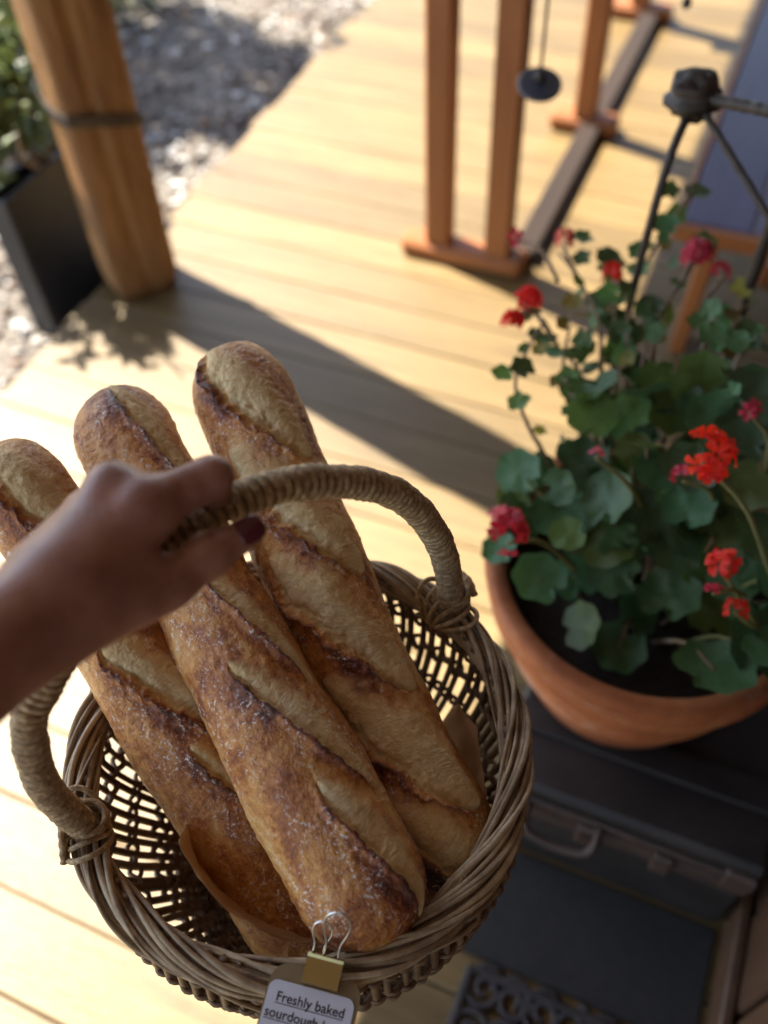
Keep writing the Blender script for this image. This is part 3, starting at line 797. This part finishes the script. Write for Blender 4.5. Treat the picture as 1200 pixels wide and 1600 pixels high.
# ------------------------------------------------------------------ kraft paper liner
def paper_mat():
    N = NT('kraft_paper'); vec = N.coords('Object')
    a = N.noise(vec, 30, 4); b = N.noise(vec, 260, 4)
    m_ = N.out(N.ramp(a, [(.3, (.52, .32, .15)), (.7, (.66, .43, .23))]), .75, N.bump(b, .25, .0008))
    tr = N.n('ShaderNodeBsdfTranslucent'); tr.inputs[0].default_value = (.66, .40, .18, 1)
    mx = N.n('ShaderNodeMixShader'); mx.inputs[0].default_value = .45
    N.l(N.b.outputs[0], mx.inputs[1]); N.l(tr.outputs[0], mx.inputs[2]); N.l(mx.outputs[0], N.t.nodes['Material Output'].inputs[0])
    return m_
M['paper'] = paper_mat()
na, nh = 150, 22
A_ = np.linspace(R(188), R(380), na); H_ = np.linspace(0, 1, nh)
deg = np.degrees(A_)
top = np.interp(deg, [188, 203, 208, 221, 242, 256, 275, 300, 335, 341, 355, 376, 380], [-.12, -.05, -.016, .003, -.012, -.022, -.06, -.10, -.06, -.03, -.02, -.024, -.05]) + .003 * np.sin(deg * .35)
rtop = np.interp(deg, [188, 206, 221, 242, 256, 300, 341, 355, 380], [.10, .097, .119, .129, .138, .145, .154, .149, .142])
G = np.zeros((na, nh, 3))
for i_, a in enumerate(A_):
    for j_, h_ in enumerate(H_):
        z = -.185 + (top[i_] + .185) * h_
        r = (.105 * min(1, h_ * 2.2) ** .6) * (1 - h_ ** 2) + rtop[i_] * h_ ** 2
        r = min(r, float(wall_r(z)) - .009)
        G[i_, j_] = bc + np.array([r * math.cos(a), r * math.sin(a), z])
nz_ = perlin(G.reshape(-1, 3) * 26, 31).reshape(na, nh); nz2 = perlin(G.reshape(-1, 3) * 70, 32).reshape(na, nh)
rad_ = (G - bc) * [1, 1, 0]; rad_ /= np.linalg.norm(rad_, axis=2, keepdims=True) + 1e-9
G = G - rad_ * (.009 * np.abs(nz_) + .003 * nz2)[..., None]
MBp = MB().add(G.reshape(-1, 3), [(i_ * nh + j_, (i_ + 1) * nh + j_, (i_ + 1) * nh + j_ + 1, i_ * nh + j_ + 1) for i_ in range(na - 1) for j_ in range(nh - 1)])
pp = MBp.build('paper_liner', M['paper'], None, True)
tag(pp, 'brown kraft paper folded inside the basket around the loaves', 'paper')
sol = pp.modifiers.new('thickness', 'SOLIDIFY'); sol.thickness = .0004

# ------------------------------------------------------------------ sourdough batons
def bread_mat():
    N = NT('sourdough_crust'); vec = N.coords('Object', (1, 1, 1), True)
    vl = N.coords('Object', (.55, 1, 1), True)
    bloom = N.attr('bloom').outputs['Fac']; burn = N.attr('burn').outputs['Fac']
    big = N.noise(vl, 26, 5, .6, .6); fine = N.noise(vec, 420, 5, .65); mid = N.noise(vec, 120, 4, .6, .4)
    k = N.math('ADD', N.math('ADD', N.math('MULTIPLY', big, .62), N.math('MULTIPLY', mid, .30)), N.math('MULTIPLY', fine, .24))
    k = N.math('SUBTRACT', N.math('SUBTRACT', N.math('MULTIPLY', k, 1.25), .175), N.math('MULTIPLY', burn, .26))
    crust = N.ramp(k, [(.24, (.065, .016, .009)), (.36, (.215, .055, .016)), (.46, (.43, .148, .032)), (.57, (.64, .295, .075)), (.72, (.76, .47, .18))])
    fv = N.attr('fibre').outputs['Vector']
    fib = N.noise(fv, 1.0, 6, .66, 1.3)
    pale = N.ramp(N.math('ADD', N.math('MULTIPLY', fib, .62), N.math('MULTIPLY', big, .38)), [(.26, (.46, .24, .075)), (.40, (.70, .47, .20)), (.56, (.80, .61, .32)), (.74, (.86, .73, .48))])
    tst = N.ramp(N.math('ADD', N.math('MULTIPLY', fib, .5), N.math('MULTIPLY', big, .5)), [(.30, (.42, .18, .05)), (.46, (.64, .36, .115)), (.60, (.77, .50, .20)), (.74, (.83, .63, .33))])
    pale = N.mix(N.math('MULTIPLY', N.attr('toast').outputs['Fac'], .85), pale, tst)
    c = N.mix(bloom, crust, pale)
    # flour dust in specks and smears
    vo = N.noise(vec, 330, 3, .6); patch = N.noise(vl, 45, 4, .6, .5)
    fl = N.math('MULTIPLY', N.math('MULTIPLY', N.math('SUBTRACT', vo, .555), 13.0, True), N.math('MULTIPLY', N.math('SUBTRACT', patch, .44), 5.0, True), True)
    fl = N.math('MULTIPLY', fl, N.math('SUBTRACT', 1.0, N.math('MULTIPLY', bloom, .8)))
    film = N.math('MULTIPLY', N.math('MULTIPLY', N.math('SUBTRACT', patch, .50), 2.2, True), .15)
    c = N.mix(N.math('MULTIPLY', film, N.math('SUBTRACT', 1.0, bloom)), c, (.62, .50, .40))
    c = N.mix(N.math('MULTIPLY', fl, .9), c, (.86, .81, .74))
    hgt = N.math('ADD', N.math('MULTIPLY', mid, .6), N.math('MULTIPLY', fine, .4))
    n1 = N.bump(hgt, 1.0, .0032)
    n2 = N.bump(N.math('MULTIPLY', fib, bloom), .75, .0028, n1)
    rgh = N.math('ADD', N.math('MULTIPLY', bloom, .28), N.math('ADD', .29, N.math('MULTIPLY', fl, .35)))
    m_ = N.out(c, rgh, n2)
    N.b.inputs['Subsurface Weight'].default_value = 0.0
    return m_
M['bread'] = bread_mat()
def bread(name, label, Atop, Bbot, Rb, slashes, seed, taper=.90):
    Atop, Bbot = Vector(Atop), Vector(Bbot)
    ax = (Bbot - Atop); L = ax.length; ax.normalize()
    mid = (Atop + Bbot) / 2; w_ = Vector((0, 0, 1.5)) - mid; w_ -= ax * w_.dot(ax); e1 = w_.normalized(); e2 = e1.cross(ax)
    ns_, na_ = 460, 288
    # along: cap + body + cap
    tt_ = np.linspace(0, 1, ns_)
    th_ = np.where(tt_ < .15, tt_ / .15, np.where(tt_ > .85, (1 - tt_) / .15, 1.0))
    ex = Rb * 1.05
    s = np.where(tt_ < .15, -ex * np.cos(th_ * math.pi / 2), np.where(tt_ > .85, L + ex * np.cos(th_ * math.pi / 2), (tt_ - .15) / .7 * L))
    rs = Rb * np.sin(np.clip(th_, 0, 1) * math.pi / 2) ** .86
    tp = taper + (1 - taper) * sstep(-.05, L * .5, s)
    rs = rs * tp
    ang = np.linspace(-math.pi, math.pi, na_, endpoint=False)
    S, Ag = np.meshgrid(s, ang, indexing='ij'); RS = np.repeat(rs[:, None], na_, 1)
    RS = RS * (1 + .05 * np.sin(S * 11 + seed) + .03 * np.sin(S * 23 + 2 * seed))
    base = np.stack([S, RS * np.sin(Ag), RS * np.cos(Ag)], -1)
    q0 = base * 1.0
    lump = perlin(q0 * 14, seed) * .0045 + perlin(q0 * 34, seed + 1) * .0018
    W = Ag * Rb
    h = np.zeros_like(S); bloom = np.zeros_like(S); toast = np.zeros_like(S); burn = np.zeros_like(S); edge_n = perlin(q0 * 45, seed + 2) * .34 + perlin(q0 * 130, seed + 3) * .24 + perlin(q0 * 300, seed + 4) * .12
    fx = S * 130.0; fy = W * 420.0
    for (s0, a0, s1, a1, hw, ear) in slashes:
        p0 = np.array([s0, R(a0) * Rb]); p1 = np.array([s1, R(a1) * Rb]); d = p1 - p0; ln = np.linalg.norm(d); d /= ln; nn = np.array([-d[1], d[0]])
        X, Y = S - p0[0], W - p0[1]
        t = (X * d[0] + Y * d[1]) / ln * 2 - 1; y = X * nn[0] + Y * nn[1]
        # the opened cut bows away from the ear
        prof_ = np.sqrt(np.clip(1 - np.abs(t) ** 2.6, 0, 1)) * hw + 1e-5
        nloc = (y - hw * .25 * (1 - t * t)) / prof_ + edge_n
        tin = sstep(1.06, .94, np.abs(t))
        ins = sstep(-1.0, -.86, nloc) * sstep(1.05, .78, nloc) * tin
        sc_ = hw / .025
        prof_h = -.0042 * np.exp(-((nloc + .80) / .16) ** 2) + .0034 * np.exp(-((nloc - .05) / .55) ** 2)
        h = h * (1 - ins) + ins * prof_h * min(1.3, max(.6, sc_))
        lipm = np.exp(-(((nloc + 1.16) * hw) / .0034) ** 2) * sstep(1.0, .7, np.abs(t))
        h += lipm * .0044 * ear * (1 + .5 * edge_n)
        bl_soft = sstep(-.98, -.84, nloc) * sstep(1.15, .1, nloc + .9 * edge_n) * tin
        toast = toast * (1 - bl_soft) + bl_soft * sstep(-.75, .75, nloc + edge_n)
        bloom = np.maximum(bloom * (1 - lipm * .9), bl_soft)
        burn = np.maximum(burn * (1 - bl_soft), lipm * .95 * (1 - ins))
        burn = np.maximum(burn, .55 * np.exp(-(((nloc + 1.35) * hw) / .010) ** 2) * sstep(1.05, .6, np.abs(t)) * (1 - ins))
    blis = perlin(q0 * 150, seed + 5) * .0009 + perlin(q0 * 320, seed + 6) * .00045 + np.maximum(0, perlin(q0 * 110, seed + 8) - .2) * .0030
    fibr = perlin(np.stack([S * 190 + 5 * perlin(q0 * 45, seed + 10), W * 85 + 4 * perlin(q0 * 45, seed + 11), S * 0 + seed], -1), seed + 9)
    h = h + lump + blis * (1 - .7 * bloom) + bloom * (.0004 - np.abs(fibr) * .0013)
    RR = RS + h * np.clip(RS / Rb * 1.6, 0, 1)
    bend = .0045 * np.sin((S / L) * 3.1 + seed * .7)
    V = np.stack([S, RR * np.sin(Ag) + bend, RR * np.cos(Ag) * .95], -1)
    idx = np.arange(ns_ * na_).reshape(ns_, na_)
    nxt = np.roll(idx, -1, 1)
    Fq = np.stack([idx[:-1], nxt[:-1], nxt[1:], idx[1:]], -1).reshape(-1, 4)
    me = bpy.data.meshes.new(name)
    nv = ns_ * na_; nf = len(Fq)
    me.vertices.add(nv); me.vertices.foreach_set('co', V.reshape(-1))
    me.loops.add(nf * 4); me.loops.foreach_set('vertex_index', Fq.reshape(-1).astype(np.int32))
    me.polygons.add(nf); me.polygons.foreach_set('loop_start', np.arange(nf, dtype=np.int32) * 4)
    me.update(calc_edges=True); me.validate()
    me.polygons.foreach_set('use_smooth', np.ones(nf, bool))
    # burnt high spots of the crust where the oven caught it
    caught = sstep(.05, .5, perlin(q0 * np.array([11, 22, 22]), seed + 12)) * .5
    burn = np.clip(np.maximum(burn, caught * (1 - bloom)), 0, 1)
    burn = np.clip(burn + .45 * sstep(L - .03, L + .03, S) * (1 - bloom), 0, 1)
    for nm, arr in (('bloom', bloom), ('burn', burn), ('toast', toast)):
        at = me.attributes.new(nm, 'FLOAT', 'POINT'); at.data.foreach_set('value', arr.reshape(-1).astype(np.float32))
    fvv = np.stack([S * 210 + 4 * perlin(q0 * 28, seed + 20), W * 75 + 3 * perlin(q0 * 30, seed + 21), S * 0 + seed * 3.3], -1)
    at = me.attributes.new('fibre', 'FLOAT_VECTOR', 'POINT'); at.data.foreach_set('vector', fvv.reshape(-1).astype(np.float32))
    o = link(name, me, M['bread'])
    Mx = Matrix((ax, e2, e1)).transposed().to_4x4(); Mx.translation = Atop
    o.matrix_basis = Mx
    return tag(o, label, 'bread', 'sourdough loaves in the basket')
bread('sourdough_baton', 'sourdough baton with broad pale slashes reaching highest beside the handle', (-0.1184, 0.5947, 0.9253), (0.0296, 0.2521, 0.7550), .0470,
      [(-.058, -38, .082, 50, .0245, 1.3), (.050, -40, .190, 54, .0235, 1.2), (.148, -42, .292, 54, .0250, 1.3), (.256, -40, .394, 54, .0245, 1.2), (.353, -36, .464, 44, .0205, 1.0)], 40, .93)
bread('sourdough_baton', 'dark crusted sourdough baton with narrow slashes lying on top between two loaves', (-0.2139, 0.5574, 0.9212), (-0.0373, 0.2086, 0.8072), .0462,
      [(-.045, 14, .085, 54, .0135, .7), (.145, 8, .268, 60, .0100, 1), (.228, -10, .358, 64, .0118, 1), (.335, 8, .448, 60, .0135, .9)], 60, .93)
bread('sourdough_baton', 'sourdough baton partly under the hand beside the folded paper', (-0.2853, 0.4887, 0.9368), (-0.0942, 0.2218, 0.7091), .0435,
      [(-.045, -10, .075, 32, .024, 1), (.130, -22, .242, 44, .020, 1), (.236, -2, .294, 20, .010, .8)], 80, .95)

# ------------------------------------------------------------------ tag and binder clip on the near rim
kx = (np.array((-0.0377, 0.1323, 0.8105)) - np.array((-0.0941, 0.1481, 0.8167))); kw = np.linalg.norm(kx); kx /= kw
k0 = np.array((-0.0941, 0.1481, 0.8167)); ky = np.array((-0.1015, 0.0991, 0.8122)) - k0; ky -= kx * (ky @ kx); ky /= np.linalg.norm(ky); kn = np.cross(ky, kx)
if kn[2] < 0: kn = -kn
def card(name, x0, x1, y0, y1, rc, off, th_, mat, parent, bow=.0):
    pts = []
    for cx, cy, a0 in ((x1 - rc, y0 + rc, -90), (x1 - rc, y1 - rc, 0), (x0 + rc, y1 - rc, 90), (x0 + rc, y0 + rc, 180)):
        for q in range(7):
            a = R(a0 + 15 * q); pts.append((cx + rc * math.cos(a), cy + rc * math.sin(a)))
    n_ = len(pts); V = [k0 + kx * x + ky * y + kn * (off + o_) for o_ in (0, th_) for x, y in pts]
    Fc = [tuple(range(n_ - 1, -1, -1)), tuple(range(n_, 2 * n_))] + [(k, (k + 1) % n_, n_ + (k + 1) % n_, n_ + k) for k in range(n_)]
    return MB().add(V, Fc).build(name, mat, parent)
tg = thing('price_tag', 'white printed card tag reading freshly baked sourdough bread', 'tag', tuple(k0 + ky * .04))
M['kraft'] = pmat('kraft_card', (.20, .135, .06), (.27, .19, .09), 30, rough=.8, rand=False)
M['white'] = pmat('label_paper', (.62, .62, .66), (.70, .70, .74), 40, rough=.7, bump=.05, rand=False)
N_ = NT('print_ink'); M['ink'] = N_.out((.02, .02, .03), .6)
card('card_backing', -.001, kw + .003, -.012, .070, .014, 0, .0006, M['kraft'], tg)
lab = card('label', 0, kw, 0, .069, .006, .0008, .0003, M['white'], tg)
def text_line(body, x, y, size, parent):
    cu = bpy.data.curves.new('lettering', 'FONT'); cu.body = body; cu.size = size; cu.offset = size * .012; cu.resolution_u = 3
    tmp = bpy.data.objects.new('lettering', cu); col.objects.link(tmp)
    bpy.context.view_layer.update()
    me = bpy.data.meshes.new_from_object(tmp.evaluated_get(bpy.context.evaluated_depsgraph_get()))
    bpy.data.objects.remove(tmp)
    co = np.zeros(len(me.vertices) * 3); me.vertices.foreach_get('co', co); co = co.reshape(-1, 3)
    wdt = co[:, 0].max()
    ln = MB().add([(0, -size * .17, 0), (wdt, -size * .17, 0), (wdt, -size * .11, 0), (0, -size * .11, 0)], [(0, 1, 2, 3)])
    def W3(c): return k0 + kx * (x + c[:, :1]) + ky * (y - c[:, 1:2]) + kn * .00125
    P = W3(co) - np.array(origin(parent)); me.vertices.foreach_set('co', P.reshape(-1)); me.update(); me.materials.clear()
    link('lettering', me, M['ink'], parent)
    u_ = np.array(ln.v[0]); MB().add(W3(u_) , ln.f).build('underline', M['ink'], parent)
text_line('Freshly baked', .0065, .0125, .0085, lab)
text_line('sourdough bread', .0015, .0225, .0085, lab)
M['brass'] = NT('brass_clip').out((.55, .42, .18), .28, Metallic=1.0)
M['wire'] = NT('clip_wire').out((.62, .60, .55), .22, Metallic=1.0)
cp = np.array((-0.0594, 0.1508, 0.8124)); cl = thing('binder_clip', 'small gold binder clip with wire loops gripping the basket rim', 'clip', cp)
cx_ = kx * 1.0; cy_ = ky * .96 + kn * -.1; cy_ /= np.linalg.norm(cy_); cz_ = np.cross(cx_, cy_); cz_ = cz_ if cz_[2] > 0 else -cz_
def CP(x, y, z): return cp + cx_ * x + cy_ * y + cz_ * z
prof2 = [(-.0085, -.0040), (.0085, -.0032), (.0102, .0010), (.0086, .0052), (-.0070, .0072), (-.0092, .0086)]
hwid = .0125
V = [CP(sx * hwid, p_[0], p_[1] + .002) for sx in (-1, 1) for p_ in prof2]
MB().add(V, [(k, k + 1, k + 7, k + 6) for k in range(5)]).build('clip_body', M['brass'], cl).modifiers.new('t', 'SOLIDIFY').thickness = .0006
for zz in (-.003, .0085):
    mb = MB(); mb.tube([CP(-hwid, -.0088, zz), CP(hwid, -.0088, zz)], .0012, 8); mb.build('hinge_roll', M['brass'], cl, True)
def loop(zo, lean, sz, xo):
    pts = [(-.0045, .000, 0), (-.0042, -.007, .25), (-.0075, -.015, .6), (-.0068, -.0205, .85), (0, -.0235, 1), (.0068, -.0205, .85), (.0075, -.015, .6), (.0042, -.007, .25), (.0045, .0, 0)]
    P = [CP(x * sz + xo, -.009 + y * sz, zo + lean * t) for x, y, t in pts]
    mb = MB(); mb.tube(spline(P, 40), .00075, 7); mb.build('wire_handle', M['wire'], cl, True)
loop(.0095, .032, 1.15, .003); loop(.0085, .020, .85, -.006)

# ------------------------------------------------------------------ the hand and forearm of the person holding the basket
def surface_nets(vol, org, hh):
    ins = vol < 0
    nx, ny, nz = vol.shape
    acc = np.zeros((nx - 1, ny - 1, nz - 1, 3)); cnt = np.zeros((nx - 1, ny - 1, nz - 1))
    cs = [(i, j, k) for i in (0, 1) for j in (0, 1) for k in (0, 1)]
    def sub(a, c): return a[c[0]:nx - 1 + c[0], c[1]:ny - 1 + c[1], c[2]:nz - 1 + c[2]]
    for a in cs:
        for b in cs:
            if sum(abs(a[i] - b[i]) for i in range(3)) == 1 and a < b:
                va, vb = sub(vol, a), sub(vol, b); cr = (va < 0) != (vb < 0)
                t = np.where(cr, va / np.where(cr, va - vb, 1), 0)
                for q in range(3): acc[..., q] += np.where(cr, a[q] + t * (b[q] - a[q]), 0)
                cnt += cr
    act = cnt > 0
    ids = -np.ones(act.shape, int); ids[act] = np.arange(act.sum())
    ci = np.argwhere(act)
    V = (ci + acc[act] / cnt[act][:, None]) * hh + np.array(org)
    Fc = []
    for ax_ in range(3):
        a = ins[1:-1, 1:-1, 1:-1]; sl = [slice(1, -1)] * 3; sl[ax_] = slice(2, None); b = ins[tuple(sl)]
        for flip in (False, True):
            e = np.argwhere((a & ~b) if not flip else (~a & b)) + 1
            o1, o2 = [(1, 2), (2, 0), (0, 1)][ax_]
            def c(d1, d2):
                x = e.copy(); x[:, o1] -= d1; x[:, o2] -= d2; return ids[x[:, 0], x[:, 1], x[:, 2]]
            q = np.stack([c(1, 1), c(0, 1), c(0, 0), c(1, 0)], -1)
            Fc.append(q[:, ::-1] if flip else q)
    Fc = np.concatenate(Fc); Fc = Fc[(Fc >= 0).all(1)]
    return V, Fc
E_arm = ((-0.2603, 0.1573, 1.1204)); W_ = (-0.1911, 0.2584, 1.0947)
caps = [  # a, b, ra, rb, blend
    (E_arm, W_, .036, .0275, .012),
    (W_, (-0.1647, 0.2845, 1.0976), .0270, .0265, .014),
    ((-0.1650, 0.2805, 1.0944), (-0.1287, 0.3226, 1.1075), .0245, .0158, .012),     # index metacarpal
    ((-0.1748, 0.2904, 1.0959), (-0.1483, 0.3358, 1.1065), .0235, .0165, .016),      # middle metacarpal
    ((-0.1835, 0.2923, 1.0911), (-0.1685, 0.3382, 1.0892), .0205, .0150, .012),      # ring
    ((-0.1868, 0.2887, 1.0843), (-0.1868, 0.3330, 1.0685), .0190, .0140, .012),      # little
    ((-0.1300, 0.3240, 1.1086), (-0.0972, 0.3434, 1.1074), .0148, .0124, .010),     # index proximal
    ((-0.0965, 0.3433, 1.1074), (-0.0991, 0.3541, 1.0763), .0122, .0105, .004),
    ((-0.0991, 0.3541, 1.0763), (-0.1098, 0.3451, 1.0564), .0096, .0080, .003),
    ((-0.1497, 0.3395, 1.1056), (-0.1310, 0.3546, 1.0755), .0130, .0110, .006),
    ((-0.1310, 0.3546, 1.0755), (-0.1328, 0.3571, 1.0506), .0105, .0098, .003),
    ((-0.1328, 0.3571, 1.0506), (-0.1448, 0.3404, 1.0424), .0095, .0080, .003),
    ((-0.1685, 0.3382, 1.0892), (-0.1528, 0.3568, 1.0657), .0125, .0105, .005),
    ((-0.1528, 0.3568, 1.0657), (-0.1589, 0.3526, 1.0393), .0102, .0095, .003),
    ((-0.1589, 0.3526, 1.0393), (-0.1696, 0.3328, 1.0338), .0092, .0078, .003),
    ((-0.1868, 0.3330, 1.0685), (-0.1773, 0.3432, 1.0472), .0115, .0095, .005),
    ((-0.1773, 0.3432, 1.0472), (-0.1821, 0.3364, 1.0264), .0092, .0085, .003),
    ((-0.1821, 0.3364, 1.0264), (-0.1904, 0.3198, 1.0235), .0085, .0072, .003),
    ((-0.1726, 0.2662, 1.0895), (-0.1358, 0.2853, 1.0842), .0225, .0175, .012),      # thenar
    ((-0.1358, 0.2853, 1.0842), (-0.1210, 0.2921, 1.0806), .0170, .0140, .008),
    ((-0.1210, 0.2921, 1.0806), (-0.0980, 0.3096, 1.0818), .0138, .0118, .006),     # thumb proximal
    ((-0.0980, 0.3096, 1.0818), (-0.0776, 0.3224, 1.0831), .0116, .0092, .004),     # thumb tip
    ((-0.1471, 0.3013, 1.0957), (-0.1415, 0.2880, 1.0838), .0160, .0165, .008),     # web
]
ball = [((-0.1487, 0.3360, 1.1130), .0125, .012), ((-0.1276, 0.3214, 1.1117), .0125, .010), ((-0.0924, 0.3441, 1.1105), .0100, .004), ((-0.0991, 0.3085, 1.0835), .0122, .006)]
allp = np.array([c[0] for c in caps] + [c[1] for c in caps])
hh = .0019
lo = allp.min(0) - .045; hi = allp.max(0) + .045
dims = np.ceil((hi - lo) / hh).astype(int)
gx = [lo[i] + np.arange(dims[i]) * hh for i in range(3)]
PX = np.stack(np.meshgrid(*gx, indexing='ij'), -1).astype(np.float32)
vol = np.full(PX.shape[:3], 1.0, np.float32)
def smin(a, b, k):
    h_ = np.clip(.5 + .5 * (b - a) / k, 0, 1); return b * (1 - h_) + a * h_ - k * h_ * (1 - h_)
for a, b, ra, rb, k in caps:
    a, b = np.array(a, np.float32), np.array(b, np.float32); ab = b - a
    t = np.clip(((PX - a) @ ab) / (ab @ ab), 0, 1)
    d = np.sqrt((((PX - a) - t[..., None] * ab) ** 2).sum(-1)) - (ra + (rb - ra) * t)
    vol = smin(vol, d, k)
for c_, r_, k in ball:
    d = np.sqrt(((PX - np.array(c_, np.float32)) ** 2).sum(-1)) - r_
    vol = smin(vol, d, k)
V, Fc = surface_nets(vol, lo, hh)
def skin_mat():
    N = NT('brown_skin'); vec = N.coords('Object')
    a = N.noise(vec, 35, 4); b = N.noise(vec, 420, 4, .6); v = N.n('ShaderNodeTexVoronoi'); N.l(vec, v.inputs['Vector']); v.inputs['Scale'].default_value = 650
    c = N.ramp(a, [(.3, (.235, .098, .064)), (.55, (.335, .155, .105)), (.75, (.41, .21, .145))])
    h_ = N.math('ADD', N.math('MULTIPLY', b, .5), N.math('MULTIPLY', v.outputs['Distance'], .5))
    m_ = N.out(c, .33, N.bump(h_, .4, .0010))
    N.b.inputs['Subsurface Weight'].default_value = .12
    N.b.inputs['Subsurface Radius'].default_value = (.006, .002, .001)
    N.b.inputs['Subsurface Scale'].default_value = 1.0
    return m_
M['skin'] = skin_mat()
me = bpy.data.meshes.new('person'); me.from_pydata(V.tolist(), [], Fc.tolist()); me.polygons.foreach_set('use_smooth', [True] * len(me.polygons)); me.update()
person = link('person', me, M['skin'])
tag(person, 'bare brown forearm and hand gripping the basket handle, thumb nail dark red', 'person')
sm_ = person.modifiers.new('soften', 'SMOOTH'); sm_.iterations = 5; sm_.factor = .5
# thumb nail
tp, ti = np.array((-0.0776, 0.3224, 1.0831)), np.array((-0.0980, 0.3096, 1.0818))
tx = (tp - ti) / np.linalg.norm(tp - ti)
tocam = np.array([0, 0, 1.5]) - tp; tocam /= np.linalg.norm(tocam)
right = np.cross(tx, tocam)
nn = tocam * .75 - right * .15 + np.array([.25, .05, .1]); nn -= tx * (nn @ tx); nn /= np.linalg.norm(nn); ny_ = np.cross(nn, tx)
V = []; n1, n2 = 14, 12
for i in range(n1 + 1):
    for j in range(n2 + 1):
        x = -.0065 + .0150 * i / n1; y = (j / n2 - .5) * 2
        half = .0072 * math.sqrt(max(.02, 1 - max(0, (x - .003) / .0066) ** 2.2)) * (1 - .25 * max(0, (-x - .003) / .0035) ** 2)
        yy = y * half
        V.append(tp + tx * x + ny_ * yy + nn * (.0093 - .42 * yy * yy / .0072 - .0010 * max(0, x / .008) ** 2))
f = [(i * (n2 + 1) + j, (i + 1) * (n2 + 1) + j, (i + 1) * (n2 + 1) + j + 1, i * (n2 + 1) + j + 1) for i in range(n1) for j in range(n2)]
M['nail'] = NT('burgundy_polish').out((.085, .008, .014), .18)
nl = MB().add(V, f).build('thumbnail', M['nail'], person, True)
nl.modifiers.new('t', 'SOLIDIFY').thickness = -.0009
